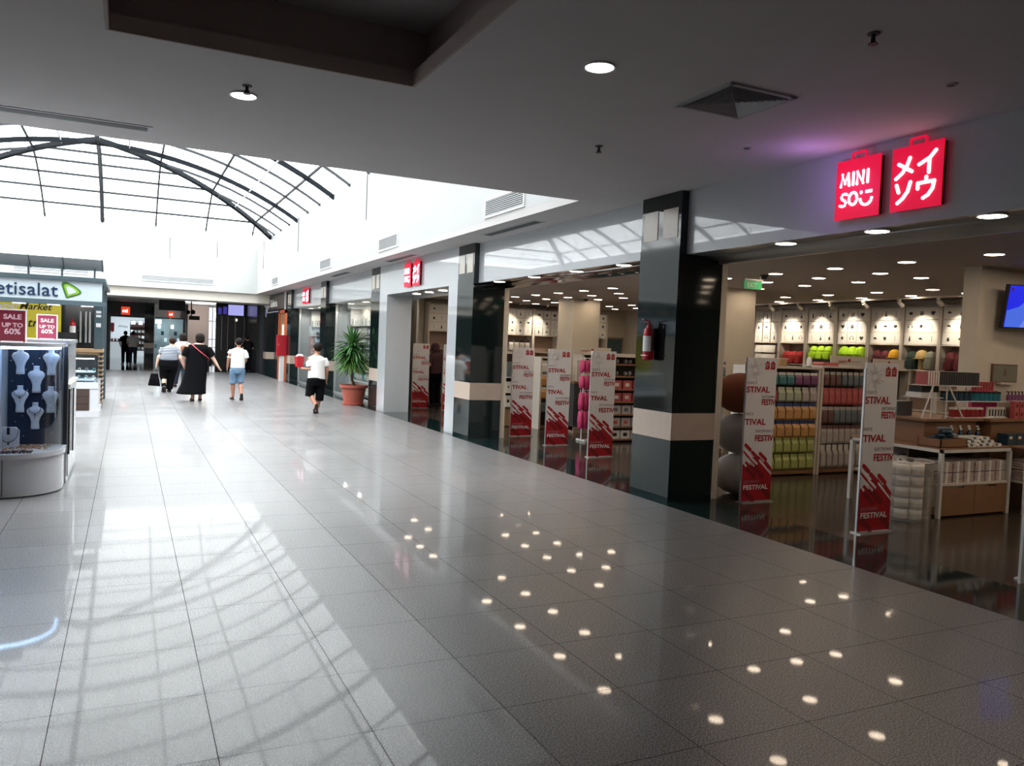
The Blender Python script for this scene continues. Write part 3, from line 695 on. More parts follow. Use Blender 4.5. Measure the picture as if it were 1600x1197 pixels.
tag(MB().box(BX-0.05, BX+0.15, bay[3]+0.08, bay[2]-0.10, 1.49, 1.60).build('display_plinth', 'ink'), 'black box plinth under the three tall lime backpacks', 'plinth')
h0 = backpack('bag_lime', (BX-0.03, atY(3, 0), 1.72), -PI/2, 'lime green cap, leftmost of three on the back shelf', gb, kind='cap')
for k in (1, 2): dup(h0, (BX-0.03, atY(3, k), 1.72), -PI/2, f'lime green cap, {["","middle","rightmost"][k]} of three on the back shelf')
tag(MB().box(BX-0.04, BX+0.2, bay[4]+0.06, bay[3]-0.06, 1.49, 1.72).build('display_plinth', 'bag_lime'), 'lime folded stack under the three lime caps', 'clothing stack')
for i, k, m, l, kk in ((4, 0, 'bag_maroon', 'maroon backpack, left one in the bay with a single orange cap', 'b'), (4, 1, 'bag_maroon', 'dark maroon backpack beside the orange cap', 'b'), (4, 2, 'bag_yellow', 'orange yellow cap beside two maroon backpacks', 'c'),
                    (5, 0, 'bag_green', 'large blackish green backpack on the back shelf', 'b'), (5, 1, 'bag_tan', 'tan cap on a dummy between green and grey bags', 'c'), (5, 2, 'bag_grey', 'grey green round backpack on the back shelf', 'b'),
                    (6, 0, 'bag_maroon', 'wine red backpack left of the bright yellow bag', 'b'), (6, 1, 'bag_maroon', 'wine red backpack hidden partly by the bright yellow bag', 'b'), (6, 2, 'bag_yellow', 'bright yellow backpack beside the shop column', 'b'), (7, 0, 'bag_red', 'red backpack behind the shop column', 'b')):
    backpack(m, (BX-0.02, atY(i, k), 1.49 if kk == 'b' else 1.68), -PI/2, l, gb, 0.093, 0.33, 'backpack' if kk == 'b' else 'cap')
tag(MB().lathe([(0.06, 0), (0.06, 0.19)], (BX+0.07, atY(4, 2), 1.49), 10).build('hat_stand', 'shelf_white'), 'pale hat stand under the orange yellow cap', 'stand')
tag(MB().lathe([(0.06, 0), (0.06, 0.19)], (BX+0.07, atY(5, 1), 1.49), 10).build('hat_stand', 'bag_tan'), 'tan hat stand under the tan cap', 'stand')
for j, z in enumerate((1.77, 1.58)):
    for k in range(3):
        tag(MB().prism([(BX-0.03, z-0.06), (BX+0.0, z+0.10), (BX+0.03, z+0.10), (BX+0.02, z-0.06)], atY(0, k)-0.10, atY(0, k)+0.10, 'y').build('tilted_packet', 'carton_white'), f'white tilted packet in the {["upper","lower"][j]} sloping row of the first back wall bay', 'packet', 'white tilted packets in the first back wall bay')
# track spots washing the box wall
rail = tag(MB().box(12.05, 12.09, 7.9, 14.3, 2.70, 2.73).build('lighting_track', 'shelf_white'), 'white lighting track running along the shop back wall', 'lighting track')
for k, y in enumerate((13.55, 12.75, 11.97, 11.17, 10.40, 9.65, 8.9)):
    t = thing('track_spotlight', f'track spotlight aimed at the {ordn[k]} bay of printed boxes from the left', 'spotlight', (12.07, y, 2.70), 0, 'track spotlights on the shop back wall')
    MB().box(-0.02, 0.02, -0.03, 0.03, -0.03, 0).build('adapter', 'shelf_white', t); MB().tube([(0, 0, -0.05), (0.09, 0, -0.11)], [0.03, 0.042], 12).build('lamp_head', 'shelf_white', t)
    light('track_spot_beam', 'SPOT', (12.17, y, 2.58), 45, (1.0, 0.86, 0.66), 0.03, (0, -math.radians(52), 0), math.radians(58), 0.7)


#=SECTION shop furniture
def packet(kind, m1, m2, w_, h, d=0.05):
    """hanging pouch: shaped body plus header strip with a punched hole look"""
    t = thing(kind, 'x y z w', 'packet', (0, 0, 0))
    mb = MB(); mb.smooth = False; hw = w_/2
    mb.rings([[(-hw, -0.004, 0), (hw, -0.004, 0), (hw, 0.004, 0), (-hw, 0.004, 0)], [(-hw, -d/2, h*0.12), (hw, -d/2, h*0.12), (hw, d/2, h*0.12), (-hw, d/2, h*0.12)],
              [(-hw*0.96, -d/2, h*0.6), (hw*0.96, -d/2, h*0.6), (hw*0.96, d/2, h*0.6), (-hw*0.96, d/2, h*0.6)], [(-hw, -0.004, h*0.8), (hw, -0.004, h*0.8), (hw, 0.004, h*0.8), (-hw, 0.004, h*0.8)]])
    mb.build('pouch', m1, t); MB().box(-hw, hw, -0.004, 0.004, h*0.8, h).build('header_card', m2, t)
    return t
_pk = {}
def pk(key, args, loc, label, group, rz=0):
    if key not in _pk:
        t = packet(*args); t.location = loc; t.rotation_euler = (0, 0, rz); t['label'] = label; t['group'] = group; _pk[key] = t; return t
    return dup(_pk[key], loc, rz, label, group)
def rack(x0, x1, y, ztop, label, depth=0.32, rz=0):
    t = thing('peg_rack', label, 'display rack', (x0, y, 0), rz); w_ = x1-x0
    for a in (0, w_-0.04): MB().box(a, a+0.04, -0.05, depth, 0, ztop).build('post', 'shelf_white', t)
    MB().box(0.04, w_-0.04, 0.12, 0.15, 0.06, ztop).build('back_panel', 'wood_dark', t)
    MB().box(0, w_, -0.06, depth, ztop, ztop+0.03).build('top', 'shelf_white', t)
    MB().box(0.04, w_-0.04, -0.05, depth, 0.02, 0.07).build('base', 'wood_mid', t)
    return t
rack(7.42, 8.66, 8.15, 1.46, 'beige peg rack with yellow green pouches, left one behind the first banner')
rack(8.68, 9.56, 8.15, 1.49, 'beige peg rack with rose coloured cards, right one behind the first banner')
gk = 'packets hanging on the left beige peg rack'
for j in range(8):
    x = 7.53+0.145*j; y = 8.12
    if x > 8.6: break
    pk('tv' if j < 5 else 'vi', ('packet', 'pack_teal' if j < 5 else 'pack_violet', 'carton_white', 0.125, 0.17), (x, y, 1.24), f'{"teal" if j < 5 else "violet"} soft packet on the top shelf of the left peg rack', gk)
    m = 'pack_rose' if j < 3 else ('pack_mint' if j < 6 else 'pack_white')
    pk('a'+m, ('packet', m, m, 0.115, 0.20), (x, y, 1.01), {'pack_rose': 'peach pouch in the second row of the left peg rack', 'pack_mint': 'mint green card pouch in the second row of the left peg rack', 'pack_white': 'off white card pouch in the second row of the left peg rack'}[m], gk)
    for z, n_ in ((0.76, 'upper'), (0.52, 'lower')): pk('or', ('packet', 'pack_orange', 'pack_blue', 0.125, 0.235, 0.07), (x, y, z), f'orange snack like pouch with blue header, {n_} orange row of the left rack', gk)
    for z, n_ in ((0.29, 'upper'), (0.06, 'lower')): pk('ye', ('packet', 'pack_green', 'pack_green', 0.12, 0.215, 0.05), (x, y, z+0.02), f'yellow green pouch, {n_} of the two bottom rows on the left peg rack', gk)
gk = 'packets hanging on the right beige peg rack'
for j in range(7):
    x = 8.79+0.115*j; y = 8.12
    if x > 9.52: break
    pk('b1' if j < 3 else 'b2', ('packet', 'pack_brown' if j < 3 else 'pack_slate', 'pack_white', 0.085, 0.20, 0.03), (x, y, 1.235), f'{"brown" if j < 3 else "blue grey"} slim sleeve in the top row of the right peg rack', gk)
    pk('b3', ('packet', 'pack_rose', 'pack_rose', 0.10, 0.235, 0.03), (x, y, 0.975), 'rose red card in the second row of the right peg rack', gk)
    pk('b4' if j > 1 else 'b5', ('packet', 'pack_slate' if j > 1 else 'pack_brown', 'pack_white', 0.10, 0.235, 0.03), (x, y, 0.71), f'{"grey" if j > 1 else "brown"} card in the third row of the right peg rack', gk)
    pk('b6', ('packet', 'pack_white', 'pack_brown', 0.10, 0.26, 0.03), (x, y, 0.425), 'pinkish white card in the fourth row of the right peg rack', gk)
    pk('b7', ('packet', 'pack_white', 'carton_white', 0.085, 0.33, 0.06), (x, y, 0.08), 'tall white pack in the bottom row of the right peg rack', gk)
t = thing('display_figure', 'small brown display stand on top of the left peg rack', 'display stand', (8.05, 8.25, 1.49)); MB().prism([(-0.07, 0), (0.07, 0), (0.09, 0.10), (-0.03, 0.10)], -0.04, 0.04, 'y').build('block', 'wood_light', t); MB().box(-0.06, 0.10, -0.05, 0.05, 0.10, 0.108).build('card', 'paper', t)
t = thing('round_mirror', 'small oval mirror standing on the left peg rack', 'mirror', (8.55, 8.22, 1.49)); MB().ball((0, 0, 0.07), 0.02, 0.05, 0.075).build('face', 'white_plastic', t); MB().box(-0.03, 0.03, -0.03, 0.03, 0, 0.008).build('foot', 'black_plastic', t)
tag(MB().rbox(8.75, 9.05, 8.15, 8.35, 1.52, 1.565, 0.015).build('folded_towel', 'pack_rose'), 'folded rose towel lying on the right peg rack', 'towel')
def signboard(loc, w_, h, label, rz=0):
    t = thing('price_board', label, 'sign board', loc, rz, 'cream printed boards on top of the racks')
    MB().box(-w_/2, w_/2, -0.01, 0.01, 0, h).build('panel', 'shelf_white', t)
    mb = MB(); mb.ball((0, -0.012, h*0.62), 0.028, 0.003, 0.028); mb.box(-w_*0.3, -0.04, -0.013, -0.01, h*0.5, h*0.56); mb.box(-w_*0.3, -0.1, -0.013, -0.01, h*0.38, h*0.43); mb.build('red_print', 'print_red', t)
    MB().box(0.04, w_*0.32, -0.013, -0.01, h*0.5, h*0.54).build('grey_print', 'print_grey', t)
signboard((10.2, 9.0, 1.50), 0.78, 0.17, 'cream board with red round mark above the rose card rack')
signboard((11.1, 9.0, 1.50), 0.70, 0.15, 'cream board with red round mark right of the lone banner top')
rack(9.7, 11.6, 9.02, 1.47, 'low white rack carrying the cream printed boards')
rack(8.25, 8.86, 10.3, 1.50, 'white rack holding small bottles behind the stacked round cushions')
for j in range(8):
    pk('nb' if j != 1 else 'nr', ('packet', 'pack_slate' if j != 1 else 'print_red', 'paper', 0.055, 0.19, 0.03), (8.32+j*0.068, 10.26, 1.26), ('grey' if j != 1 else 'red')+' bottle card in the top row behind the round cushions', 'cards behind the round cushions')

# stacked round cushions at the doorway
for i, (z, r_, m, l) in enumerate(((0.0, 0.285, 'cushion_pale', 'pale round plush cushion at the bottom of the three in the doorway'), (0.47, 0.275, 'cushion_grey', 'grey round plush cushion in the middle of the three'), (0.941, 0.30, 'cushion_brown', 'brown round plush cushion on top of the three'))):
    mb = MB(); mb.ball((0, 0, 0.235), r_, r_*0.95, 0.235, 20, 12)
    o = mb.build('round_cushion', m); o.location = (6.42, 7.18, z); tag(o, l, 'cushion', 'round plush cushions stacked in the doorway')

# island: white framed low table, riser, goods
t = thing('display_table', 'low white framed display table with brown top in the widest opening', 'table', (0, 0, 0))
X0, X1, Y0, Y1, ZTB = 7.60, 8.76, 5.45, 6.62, 0.72
for x, y in ((X0, Y0), (X1-0.04, Y0), (X0, Y1-0.04), (X1-0.04, Y1-0.04)): MB().box(x, x+0.04, y, y+0.04, 0, ZTB-0.03).build('leg', 'white_metal', t)
MB().box(X0, X1, Y0, Y1, ZTB, ZTB+0.012).build('tabletop', 'wood_mid', t)
mb = MB(); mb.box(X0, X1, Y0, Y0+0.03, ZTB-0.035, ZTB); mb.box(X0, X0+0.03, Y0, Y1, ZTB-0.035, ZTB); mb.box(X0, X1, Y1-0.03, Y1, ZTB-0.035, ZTB); mb.box(X1-0.03, X1, Y0, Y1, ZTB-0.035, ZTB); mb.build('rail', 'white_metal', t)
MB().box(X0+0.04, X1-0.04, Y0+0.01, Y1-0.04, 0.335, 0.36).build('shelf', 'shelf_white', t)
MB().box(X0+0.5, X0+0.52, Y0+0.45, Y1-0.04, 0.36, ZTB).build('divider', 'wood_dark', t)
MB().box(X0+0.04, X1-0.04, Y0+0.42, Y0+0.44, 0.36, ZTB-0.04).build('back_panel', 'wood_dark', t)
for k in range(2):
    a = X0+0.045+k*0.54
    mb = MB(); mb.prism([(a, 0.02), (a+0.53, 0.02), (a+0.53, 0.33), (a+0.36, 0.33), (a+0.34, 0.305), (a+0.22, 0.305), (a+0.20, 0.33), (a, 0.33)], Y0+0.01, Y0+0.03, 'y'); mb.box(a, a+0.53, Y0+0.03, Y0+0.38, 0.02, 0.03)
    mb.build('drawer', 'wood_mid', t)
t = thing('display_table', 'second low white framed table continuing past the frame edge', 'table', (0, 0, 0))
MB().box(8.80, 9.9, 5.30, 5.66, ZTB, ZTB+0.012).build('tabletop', 'wood_mid', t); MB().box(8.80, 9.9, 5.30, 5.33, ZTB-0.035, ZTB).build('rail', 'white_metal', t)
for x in (8.80, 9.86): MB().box(x, x+0.04, 5.30, 5.34, 0, ZTB-0.035).build('leg', 'white_metal', t)
MB().box(8.84, 9.86, 5.31, 5.55, 0.335, 0.36).build('shelf', 'shelf_white', t); MB().box(8.84, 9.86, 5.32, 5.34, 0.02, 0.32).build('drawer', 'wood_mid', t)
gtw = 'speckled towel bundles under the low table'; tw = None
for z, rn in ((0.36, 'lower'), (0.475, 'upper')):
    for k in range(6):
        x = X0+0.055+0.176*k
        if tw is None:
            tw = thing('towel_bundle', f'speckled towel bundle in the {rn} row under the low table', 'towel', (x, Y0+0.03, z), 0, gtw)
            mb = MB(); 
            for q in range(4): mb.rbox(0.004, 0.168, 0, 0.34, 0.002+q*0.027, 0.027+q*0.027, 0.009)
            mb.build('folds', 'towel_pattern', tw); MB().box(0.06, 0.10, -0.002, 0.342, 0, 0.112).build('paper_band', 'paper', tw)
        else: dup(tw, (x, Y0+0.03, z), 0, f'speckled towel bundle in the {rn} row under the low table', gtw)
for k in range(3):
    for z in (0.362, 0.48):
        dup(tw, (8.86+0.176*k, 5.34, z), 0, 'speckled towel bundle under the second table at the frame edge', 'speckled towel bundles at the frame edge', scale=(1, 0.55, 1))
gr = 'white paper roll packs on the side shelf'; rp = None
for k in range(5):
    for z in (0.362, 0.48):
        lb = f'white roll pack on the side shelf of the low table, {"upper" if z > 0.4 else "lower"} layer'
        loc = (X0+0.16, 5.98+0.125*k, z)
        if rp is None:
            rp = thing('roll_pack', lb, 'paper rolls', loc, 0, gr); mb = MB(); mb.smooth = True; mb.tube([(-0.1, 0, 0.055), (0.1, 0, 0.055)], 0.055, 12); mb.build('roll', 'paper', rp); MB().tube([(-0.102, 0, 0.055), (-0.1005, 0, 0.055)], 0.02, 10).build('core', 'pack_brown', rp)
        else: dup(rp, loc, 0, lb, gr)
# riser on the table
t = thing('display_riser', 'brown wooden riser standing on the low table', 'riser', (0, 0, 0))
MB().box(7.80, 8.66, 5.82, 6.60, ZTB+0.012, 0.985).build('body', 'wood_mid', t); MB().box(7.74, 8.70, 5.76, 6.62, 0.985, 1.01).build('top', 'wood_mid', t)
t = thing('display_riser', 'long brown wooden riser in front of the shop column', 'riser', (0, 0, 0))
MB().box(8.78, 10.2, 5.72, 5.93, 0, 0.985).build('body', 'wood_mid', t); MB().box(8.71, 10.2, 5.68, 5.96, 0.985, 1.01).build('top', 'wood_mid', t)
# white wire rack with books, tins and boxes
t = thing('wire_rack', 'white tiered wire rack on the brown riser, notebooks along its top', 'rack', (7.80, 5.80, 1.01))
MB().box(0.0, 0.92, 0.02, 0.22, 0.355, 0.365).build('top_shelf', 'white_metal', t); MB().box(0.30, 1.35, 0.0, 0.115, 0.185, 0.195).build('middle_shelf', 'white_metal', t)
MB().box(-0.03, 0.28, 0.02, 0.30, 0.22, 0.228).build('side_shelf', 'white_metal', t); MB().box(0.42, 1.35, -0.02, 0.14, 0.004, 0.014).build('lower_shelf', 'white_metal', t)
for p, q in (((0.10, 0.02, 0.36), (-0.06, 0.02, 0)), ((0.10, 0.03, 0.36), (0.10, 0.03, 0)), ((0.33, 0.02, 0.36), (0.33, 0.02, 0)), ((0.33, 0.0, 0.36), (0.56, -0.03, 0)), ((0.9, 0.2, 0.36), (0.9, 0.2, 0))): MB().tube([p, q], 0.009, 8).build('leg', 'white_metal', t)
bk = None
for k in range(22):
    x = 7.83+0.0395*k; m = 'pack_rose' if k < 5 else 'ink'
    if k in (0, 5):
        bk = thing('notebook', ('rose' if k < 5 else 'black')+' notebook standing on the white wire rack', 'book', (x, 5.84, 1.376), 0, 'notebooks on the white wire rack')
        MB().box(0, 0.035, 0, 0.15, 0, 0.145).build('cover', m, bk); MB().box(0.005, 0.030, -0.001, 0.151, 0.003, 0.1465).build('pages', 'paper' if k < 5 else 'vent_dark', bk)
    else: dup(bk, (x, 5.84, 1.376), 0, ('rose' if k < 5 else 'black')+' notebook standing on the white wire rack', 'notebooks on the white wire rack')
def goods(name, label, cat, group, mk, pts, labels=None):
    r = None
    for i, p in enumerate(pts):
        l = labels[i] if labels else label
        if r is None: r = thing(name, l, cat, p, 0, group); mk(r)
        else: dup(r, p, 0, l, group)
def mk_tin(m, lid):
    def f(r): MB().lathe([(0.034, 0), (0.036, 0.005), (0.036, 0.085)], n=12).build('body', m, r); MB().lathe([(0.037, 0.085), (0.037, 0.105), (0.02, 0.108)], n=12).build('lid', lid, r)
    return f
goods('tin', 'dark round tin with black lid on the middle wire shelf', 'tin', 'dark tins on the wire rack', mk_tin('navy', 'ink'), [(8.15+0.085*k, 5.87, 1.205) for k in range(6)])
goods('tin', 'teal blue round tin on the middle wire shelf', 'tin', 'teal tins on the wire rack', mk_tin('tin_blue', 'ink'), [(8.68+0.08*k, 5.87, 1.205) for k in range(6)])
goods('tin', 'red round tin with pale lid on the lower wire shelf', 'tin', 'red tins on the wire rack', mk_tin('tin_red', 'carton_white'), [(8.27+0.078*k, 5.84, 1.024) for k in range(7)])
def mk_tube(r): MB().box(-0.018, 0.018, -0.018, 0.018, 0, 0.115).build('carton', 'carton_white', r); MB().box(-0.012, 0.012, -0.019, -0.018, 0.012, 0.09).build('printed_strip', 'ink', r)
goods('slim_carton', 'slim white carton with dark printed strip beside the red tins', 'box', 'slim white cartons on the riser', mk_tube, [(8.86+0.052*k, 5.82, 1.024) for k in range(6)])
def mk_rose(r): MB().box(-0.04, 0.04, -0.03, 0.03, 0, 0.10).build('carton', 'pack_rose', r); MB().box(-0.02, 0.02, -0.031, -0.03, 0.03, 0.07).build('printed_square', 'print_dark_red', r)
goods('rose_carton', 'dull rose carton stacked in front of the shop column', 'box', 'rose cartons before the shop column', mk_rose, [(9.27+0.095*k, 5.78, z) for z in (1.011, 1.112) for k in range(5)])
def mk_bottle(m, c, h=0.13, r_=0.028):
    def f(r): MB().lathe([(r_, 0), (r_, h*0.7), (r_*0.4, h*0.82), (r_*0.4, h*0.9)], n=12).build('bottle', m, r); mb = MB(); mb.lathe([(r_*0.5, h*0.9), (r_*0.5, h), (r_*0.2, h*1.02), (r_*0.2, h*1.14)], n=8); mb.bar((0, 0.0, h*1.15), (-0.03, -0.0, h*1.13), 0.014, 0.012); mb.build('pump', c, r)
    return f
goods('small_bottle', 'violet small bottle on the second tier before the shop column', 'bottle', 'small violet bottles before the column', mk_bottle('pack_violet', 'ink', 0.09, 0.022), [(9.27+0.065*k, 5.86, 1.2135) for k in range(7)])
goods('rose_tube', 'pale rose tube in the row behind the teal tins', 'tube', 'pale rose tubes in front of the column', lambda r: MB().tube([(0, 0, 0), (0, 0, 0.10)], 0.016, 8).build('tube_body', 'pack_rose', r), [(8.74+0.05*k, 5.94, 1.3195) for k in range(8)])
MB_ = MB().box(8.71, 9.16, 5.92, 5.962, 1.01, 1.319); tag(MB_.build('display_step', 'pink'), 'pinkish display block behind the teal tins', 'display block')
tag(MB().box(9.24, 9.8, 5.75, 5.93, 1.2125, 1.2135).build('glass_shelf', 'white_metal'), 'thin white shelf over the rose cartons', 'shelf')
tag(MB().box(7.80, 8.06, 5.89, 6.08, 1.2385, 1.29).build('white_case', 'white_plastic'), 'white flat case on the side shelf of the wire rack', 'box')
tag(MB().box(7.83, 8.08, 6.2, 6.4, 1.01, 1.17).build('dark_case', 'pack_slate'), 'grey green box on the riser behind the wire rack legs', 'box')
tag(MB().box(7.82, 8.1, 5.9, 6.06, 1.292, 1.362).build('black_case', 'ink'), 'black flat box under the rose notebooks', 'box')
t = thing('picture_frame', 'small sepia picture standing before the shop column', 'picture', (9.08, 5.945, 1.42)); MB().box(0, 0.46, 0, 0.02, 0, 0.215).build('frame', 'pack_brown', t); MB().box(0.015, 0.445, -0.002, 0, 0.015, 0.2).build('print', 'bag_grey', t); MB().prism([(0.20, 0.08), (0.26, 0.08), (0.245, 0.14), (0.23, 0.17), (0.215, 0.14)], -0.004, -0.002, 'y').build('bottle_print', 'pack_brown', t)
MB().box(0.1, 0.36, -0.04, 0.02, -0.02, 0).build('ledge', 'shelf_white', t)
# goods on the low table
t = thing('cardboard_tray', 'open cardboard tray of crumpled dark pouches on the low table', 'tray', (7.64, 5.50, ZTB+0.012))
mb = MB(); mb.box(0, 0.42, 0, 0.27, 0, 0.008); mb.box(0, 0.42, 0, 0.01, 0, 0.09); mb.box(0, 0.01, 0, 0.27, 0, 0.09); mb.box(0.41, 0.42, 0, 0.27, 0, 0.09); mb.box(0, 0.42, 0.26, 0.27, 0, 0.09); mb.build('tray', 'wood_light', t) if False else mb.build('side_walls', 'wood_mid', t)
for k in range(16):
    a, b, c_ = 7.72+random.random()*0.24, 5.58+random.random()*0.10, ZTB+0.022+0.033*(k//3)
    mb = MB(); mb.rings([[(-0.06, -0.04, 0), (0.06, -0.04, 0), (0.06, 0.04, 0), (-0.06, 0.04, 0)], [(-0.07, -0.045, 0.018), (0.065, -0.05, 0.022), (0.07, 0.045, 0.016), (-0.06, 0.05, 0.02)], [(-0.05, -0.03, 0.032), (0.05, -0.03, 0.03), (0.05, 0.03, 0.032), (-0.05, 0.03, 0.03)]])
    o = mb.build('pouch', 'navy' if k % 3 else 'pack_slate'); o.location = (a, b, c_); o.rotation_euler = (0, 0, random.random()*3); tag(o, 'crumpled dark pouch heaped in the cardboard tray', 'pouch', 'dark pouches heaped in the cardboard tray')
tb = None
for k, (x, y, z) in enumerate([(8.08, 5.50, 0), (8.22, 5.49, 0), (8.36, 5.51, 0), (8.50, 5.50, 0), (8.12, 5.52, 0.035), (8.26, 5.50, 0.035), (8.40, 5.52, 0.035), (8.17, 5.53, 0.07), (8.32, 5.52, 0.07)]):
    z += ZTB+0.013
    if tb is None:
        tb = thing('wrapped_cloth', 'white wrapped cloth packet piled on the low table front', 'packet', (x, y, z), 0, 'white wrapped cloth packets on the low table'); MB().rbox(0, 0.14, 0, 0.2, 0, 0.034, 0.012).build('wrap', 'paper', tb); MB().box(0.03, 0.08, -0.001, 0.19, 0.008, 0.0345).build('printed_label', 'pack_slate', tb)
    else: dup(tb, (x, y, z), 0, 'white wrapped cloth packet piled on the low table front', 'white wrapped cloth packets on the low table')
goods('pump_bottle', 'dark blue bottle with white pump at the back of the low table', 'bottle', 'dark blue pump bottles on the low table', mk_bottle('navy', 'white_plastic', 0.17, 0.03), [(8.16+0.075*k, 5.76+0.05*(k % 2), ZTB+0.013) for k in range(7)])
goods('navy_box', 'dark teal box in the row beside the cloth packets', 'box', 'dark teal boxes on the low tables', lambda r: (MB().box(0, 0.15, 0, 0.12, 0, 0.125).build('carton', 'navy', r), MB().box(0.03, 0.08, -0.001, 0, 0.07, 0.1).build('paper_label', 'paper', r)), [(8.82+0.16*k, 5.55, ZTB+0.013) for k in range(6)])
# clear bin of rolls
mat_glass('clear_plastic', (0.93, 0.92, 0.9), 0.8, 0.15, body=0.22, bodycol=(0.8, 0.76, 0.72))
t = thing('clear_bin', 'round clear plastic bin filled with white rolls beside the low table', 'bin', (7.30, 5.62, 0))
MB().lathe([(0.252, 0.0), (0.252, 0.60), (0.256, 0.605)], n=28, caps=False).build('wall', 'clear_plastic', t); MB().lathe([(0.25, 0.0), (0.25, 0.01)], n=28).build('bottom', 'clear_plastic', t); MB().lathe([(0.25, 0.596), (0.258, 0.60), (0.25, 0.606)], n=28, caps=False).build('rim', 'white_plastic', t)
rr = None
for z in range(5):
    for k in range(7):
        a = 2*PI*k/7+z*0.0; rad = 0.158 if k < 7 else 0
        loc = (7.30+rad*math.cos(a), 5.62+rad*math.sin(a), 0.013+0.112*z)
        if rr is None:
            rr = thing('paper_roll', 'white paper roll stacked inside the clear round bin', 'paper roll', loc, 0, 'white rolls in the clear bin'); mb = MB(); mb.smooth = True; mb.lathe([(0.05, 0), (0.066, 0.006), (0.066, 0.098), (0.05, 0.104)], n=14); mb.build('roll', 'paper', rr); MB().lathe([(0.0665, 0.03), (0.0665, 0.062)], n=14, caps=False).build('paper_label', 'pack_slate' if False else 'shelf_white', rr)
        else: dup(rr, loc, 0, 'white paper roll stacked inside the clear round bin', 'white rolls in the clear bin')
# television and exit sign
mat('screen_blue', (0, 0, 0), em=(0.01, 0.02, 0.75), es=1.0); mat('screen_pale', (0, 0, 0), em=(0.07, 0.16, 0.80), es=0.9); mat('screen_light', (0, 0, 0), em=(0.17, 0.25, 0.85), es=0.9)
t = thing('television', 'wall television with a blue picture on the shop column', 'television', (9.04, 5.84, 2.05), math.radians(-8)); t.rotation_euler = (math.radians(8), math.radians(-1), math.radians(-6))
MB().box(0, 0.86, 0, 0.05, 0, 0.50).build('housing', 'black_plastic', t); MB().box(0.012, 0.848, -0.002, 0, 0.012, 0.488).build('screen', 'screen_blue', t)
MB().prism([(0.02, 0.014), (0.6, 0.014), (0.6, 0.40), (0.35, 0.36), (0.20, 0.25), (0.02, 0.20)], -0.004, -0.002, 'y').build('picture_shape', 'screen_pale', t)
MB().prism([(0.25, 0.014), (0.6, 0.014), (0.6, 0.30), (0.33, 0.12)], -0.0055, -0.004, 'y').build('picture_shape', 'screen_light', t)
MB().box(0.04, 0.07, -0.004, -0.002, 0.43, 0.46).build('channel_mark', 'print_red', t); MB().box(0.4, 0.48, 0.05, 0.16, 0.2, 0.3).build('wall_mount', 'black_metal', t)
mat('exit_green', (0.02, 0.3, 0.1), em=(0.05, 0.20, 0.08), es=0.6)
t = thing('exit_sign', 'green edge lit exit sign hanging from the shop ceiling by the column', 'exit sign', (7.56, 8.5, 2.53)); MB().box(0, 0.31, -0.006, 0.006, 0, 0.11).build('panel', 'exit_green', t); MB().box(-0.01, 0.32, -0.02, 0.02, 0.11, 0.135).build('holder', 'brushed_steel', t)
for x in (0.03, 0.28): MB().tube([(x, 0, 0.135), (x, 0, 0.222)], 0.005, 5).build('rod', 'brushed_steel', t)
text_mesh('lettering', 'EXIT', 0.085, 'exit_green' if False else 'shelf_white', t, (0.05, -0.008, 0.025), (PI/2, 0, 0), 0.0005)
for x, y, l in ((8.0, 8.6, 'black dome camera on the ceiling under the exit sign'), (9.3, 15.6, 'black dome camera on the ceiling at the middle column')):
    t = thing('dome_camera', l, 'camera', (x, y, ZS), 0, 'dome cameras'); MB().lathe([(0.02, -0.06), (0.045, -0.045), (0.055, 0)], n=12).build('dome', 'black_plastic', t); MB().lathe([(0.06, -0.012), (0.06, 0)], n=12).build('ring', 'black_metal', t)

#=SECTION shop second opening
gs = 'printed storage boxes on the far end wall'
XE_ = [8.3, 9.05, 9.85, 10.65, 11.45, 12.2, 6.85, 7.57, 8.28]
en = ['first', 'second', 'third', 'fourth', 'fifth']
en += ['', 'portal left', 'portal right']
for i in (0, 1, 2, 3, 4, 6, 7):
    x0, x1 = XE_[i], XE_[i+1]; r = thing('shelving_bay', f'beige shelving bay on the far end wall of the shop, {en[i]} one', 'shelving', ((x0+x1)/2, 19.20, 0), 0, 'shelving bays on the far end wall'); hw = (x1-x0)/2
    for sx in (-hw, hw-0.035): MB().box(sx, sx+0.035, -0.02, 0.33, 0, 2.66).build('upright', 'shelf_white', r)
    MB().box(-hw, hw, 0.30, 0.33, 0, 2.66).build('back_panel', 'shelf_back', r)
    for z in (0.1, 0.75, 1.15, 1.47, 1.922, 2.150, 2.380, 2.612): MB().box(-hw+0.035, hw-0.035, 0, 0.3, z, z+0.018).build('shelf', 'shelf_white', r)
    bw = (x1-x0-0.09)/3
    for rj in range(3):
        for c_ in range(3):
            kd = pat[(i+3) % 8][rj][c_]
            storage_box(kd, (x0+0.045+bw*(c_+0.5), 19.20, lv[2-rj]), 0, f'white box with {kd} print, {["top","middle","lower"][rj]} row, {en[i]} end wall bay, {["left","centre","right"][c_]}', gs, w_=0.222)
light('track_spot_beam', 'SPOT', (9.1, 18.6, 2.6), 45, (1, 0.86, 0.66), 0.03, (math.radians(52), 0, 0), math.radians(58), 0.7)
light('track_spot_beam', 'SPOT', (9.9, 18.6, 2.6), 45, (1, 0.86, 0.66), 0.03, (math.radians(52), 0, 0), math.radians(58), 0.7)
for x in (9.1, 9.9):
    t = thing('track_spotlight', f'track spotlight over the {"left" if x < 9.5 else "right"} lit boxes of the far end wall', 'spotlight', (x, 18.5, ZS), 0, 'spotlights at the far end wall'); MB().box(-0.02, 0.02, -0.03, 0.03, -0.06, 0).build('adapter', 'shelf_white', t); MB().tube([(0, 0, -0.08), (0, 0.08, -0.13)], [0.03, 0.042], 12).build('lamp_head', 'black_metal', t)
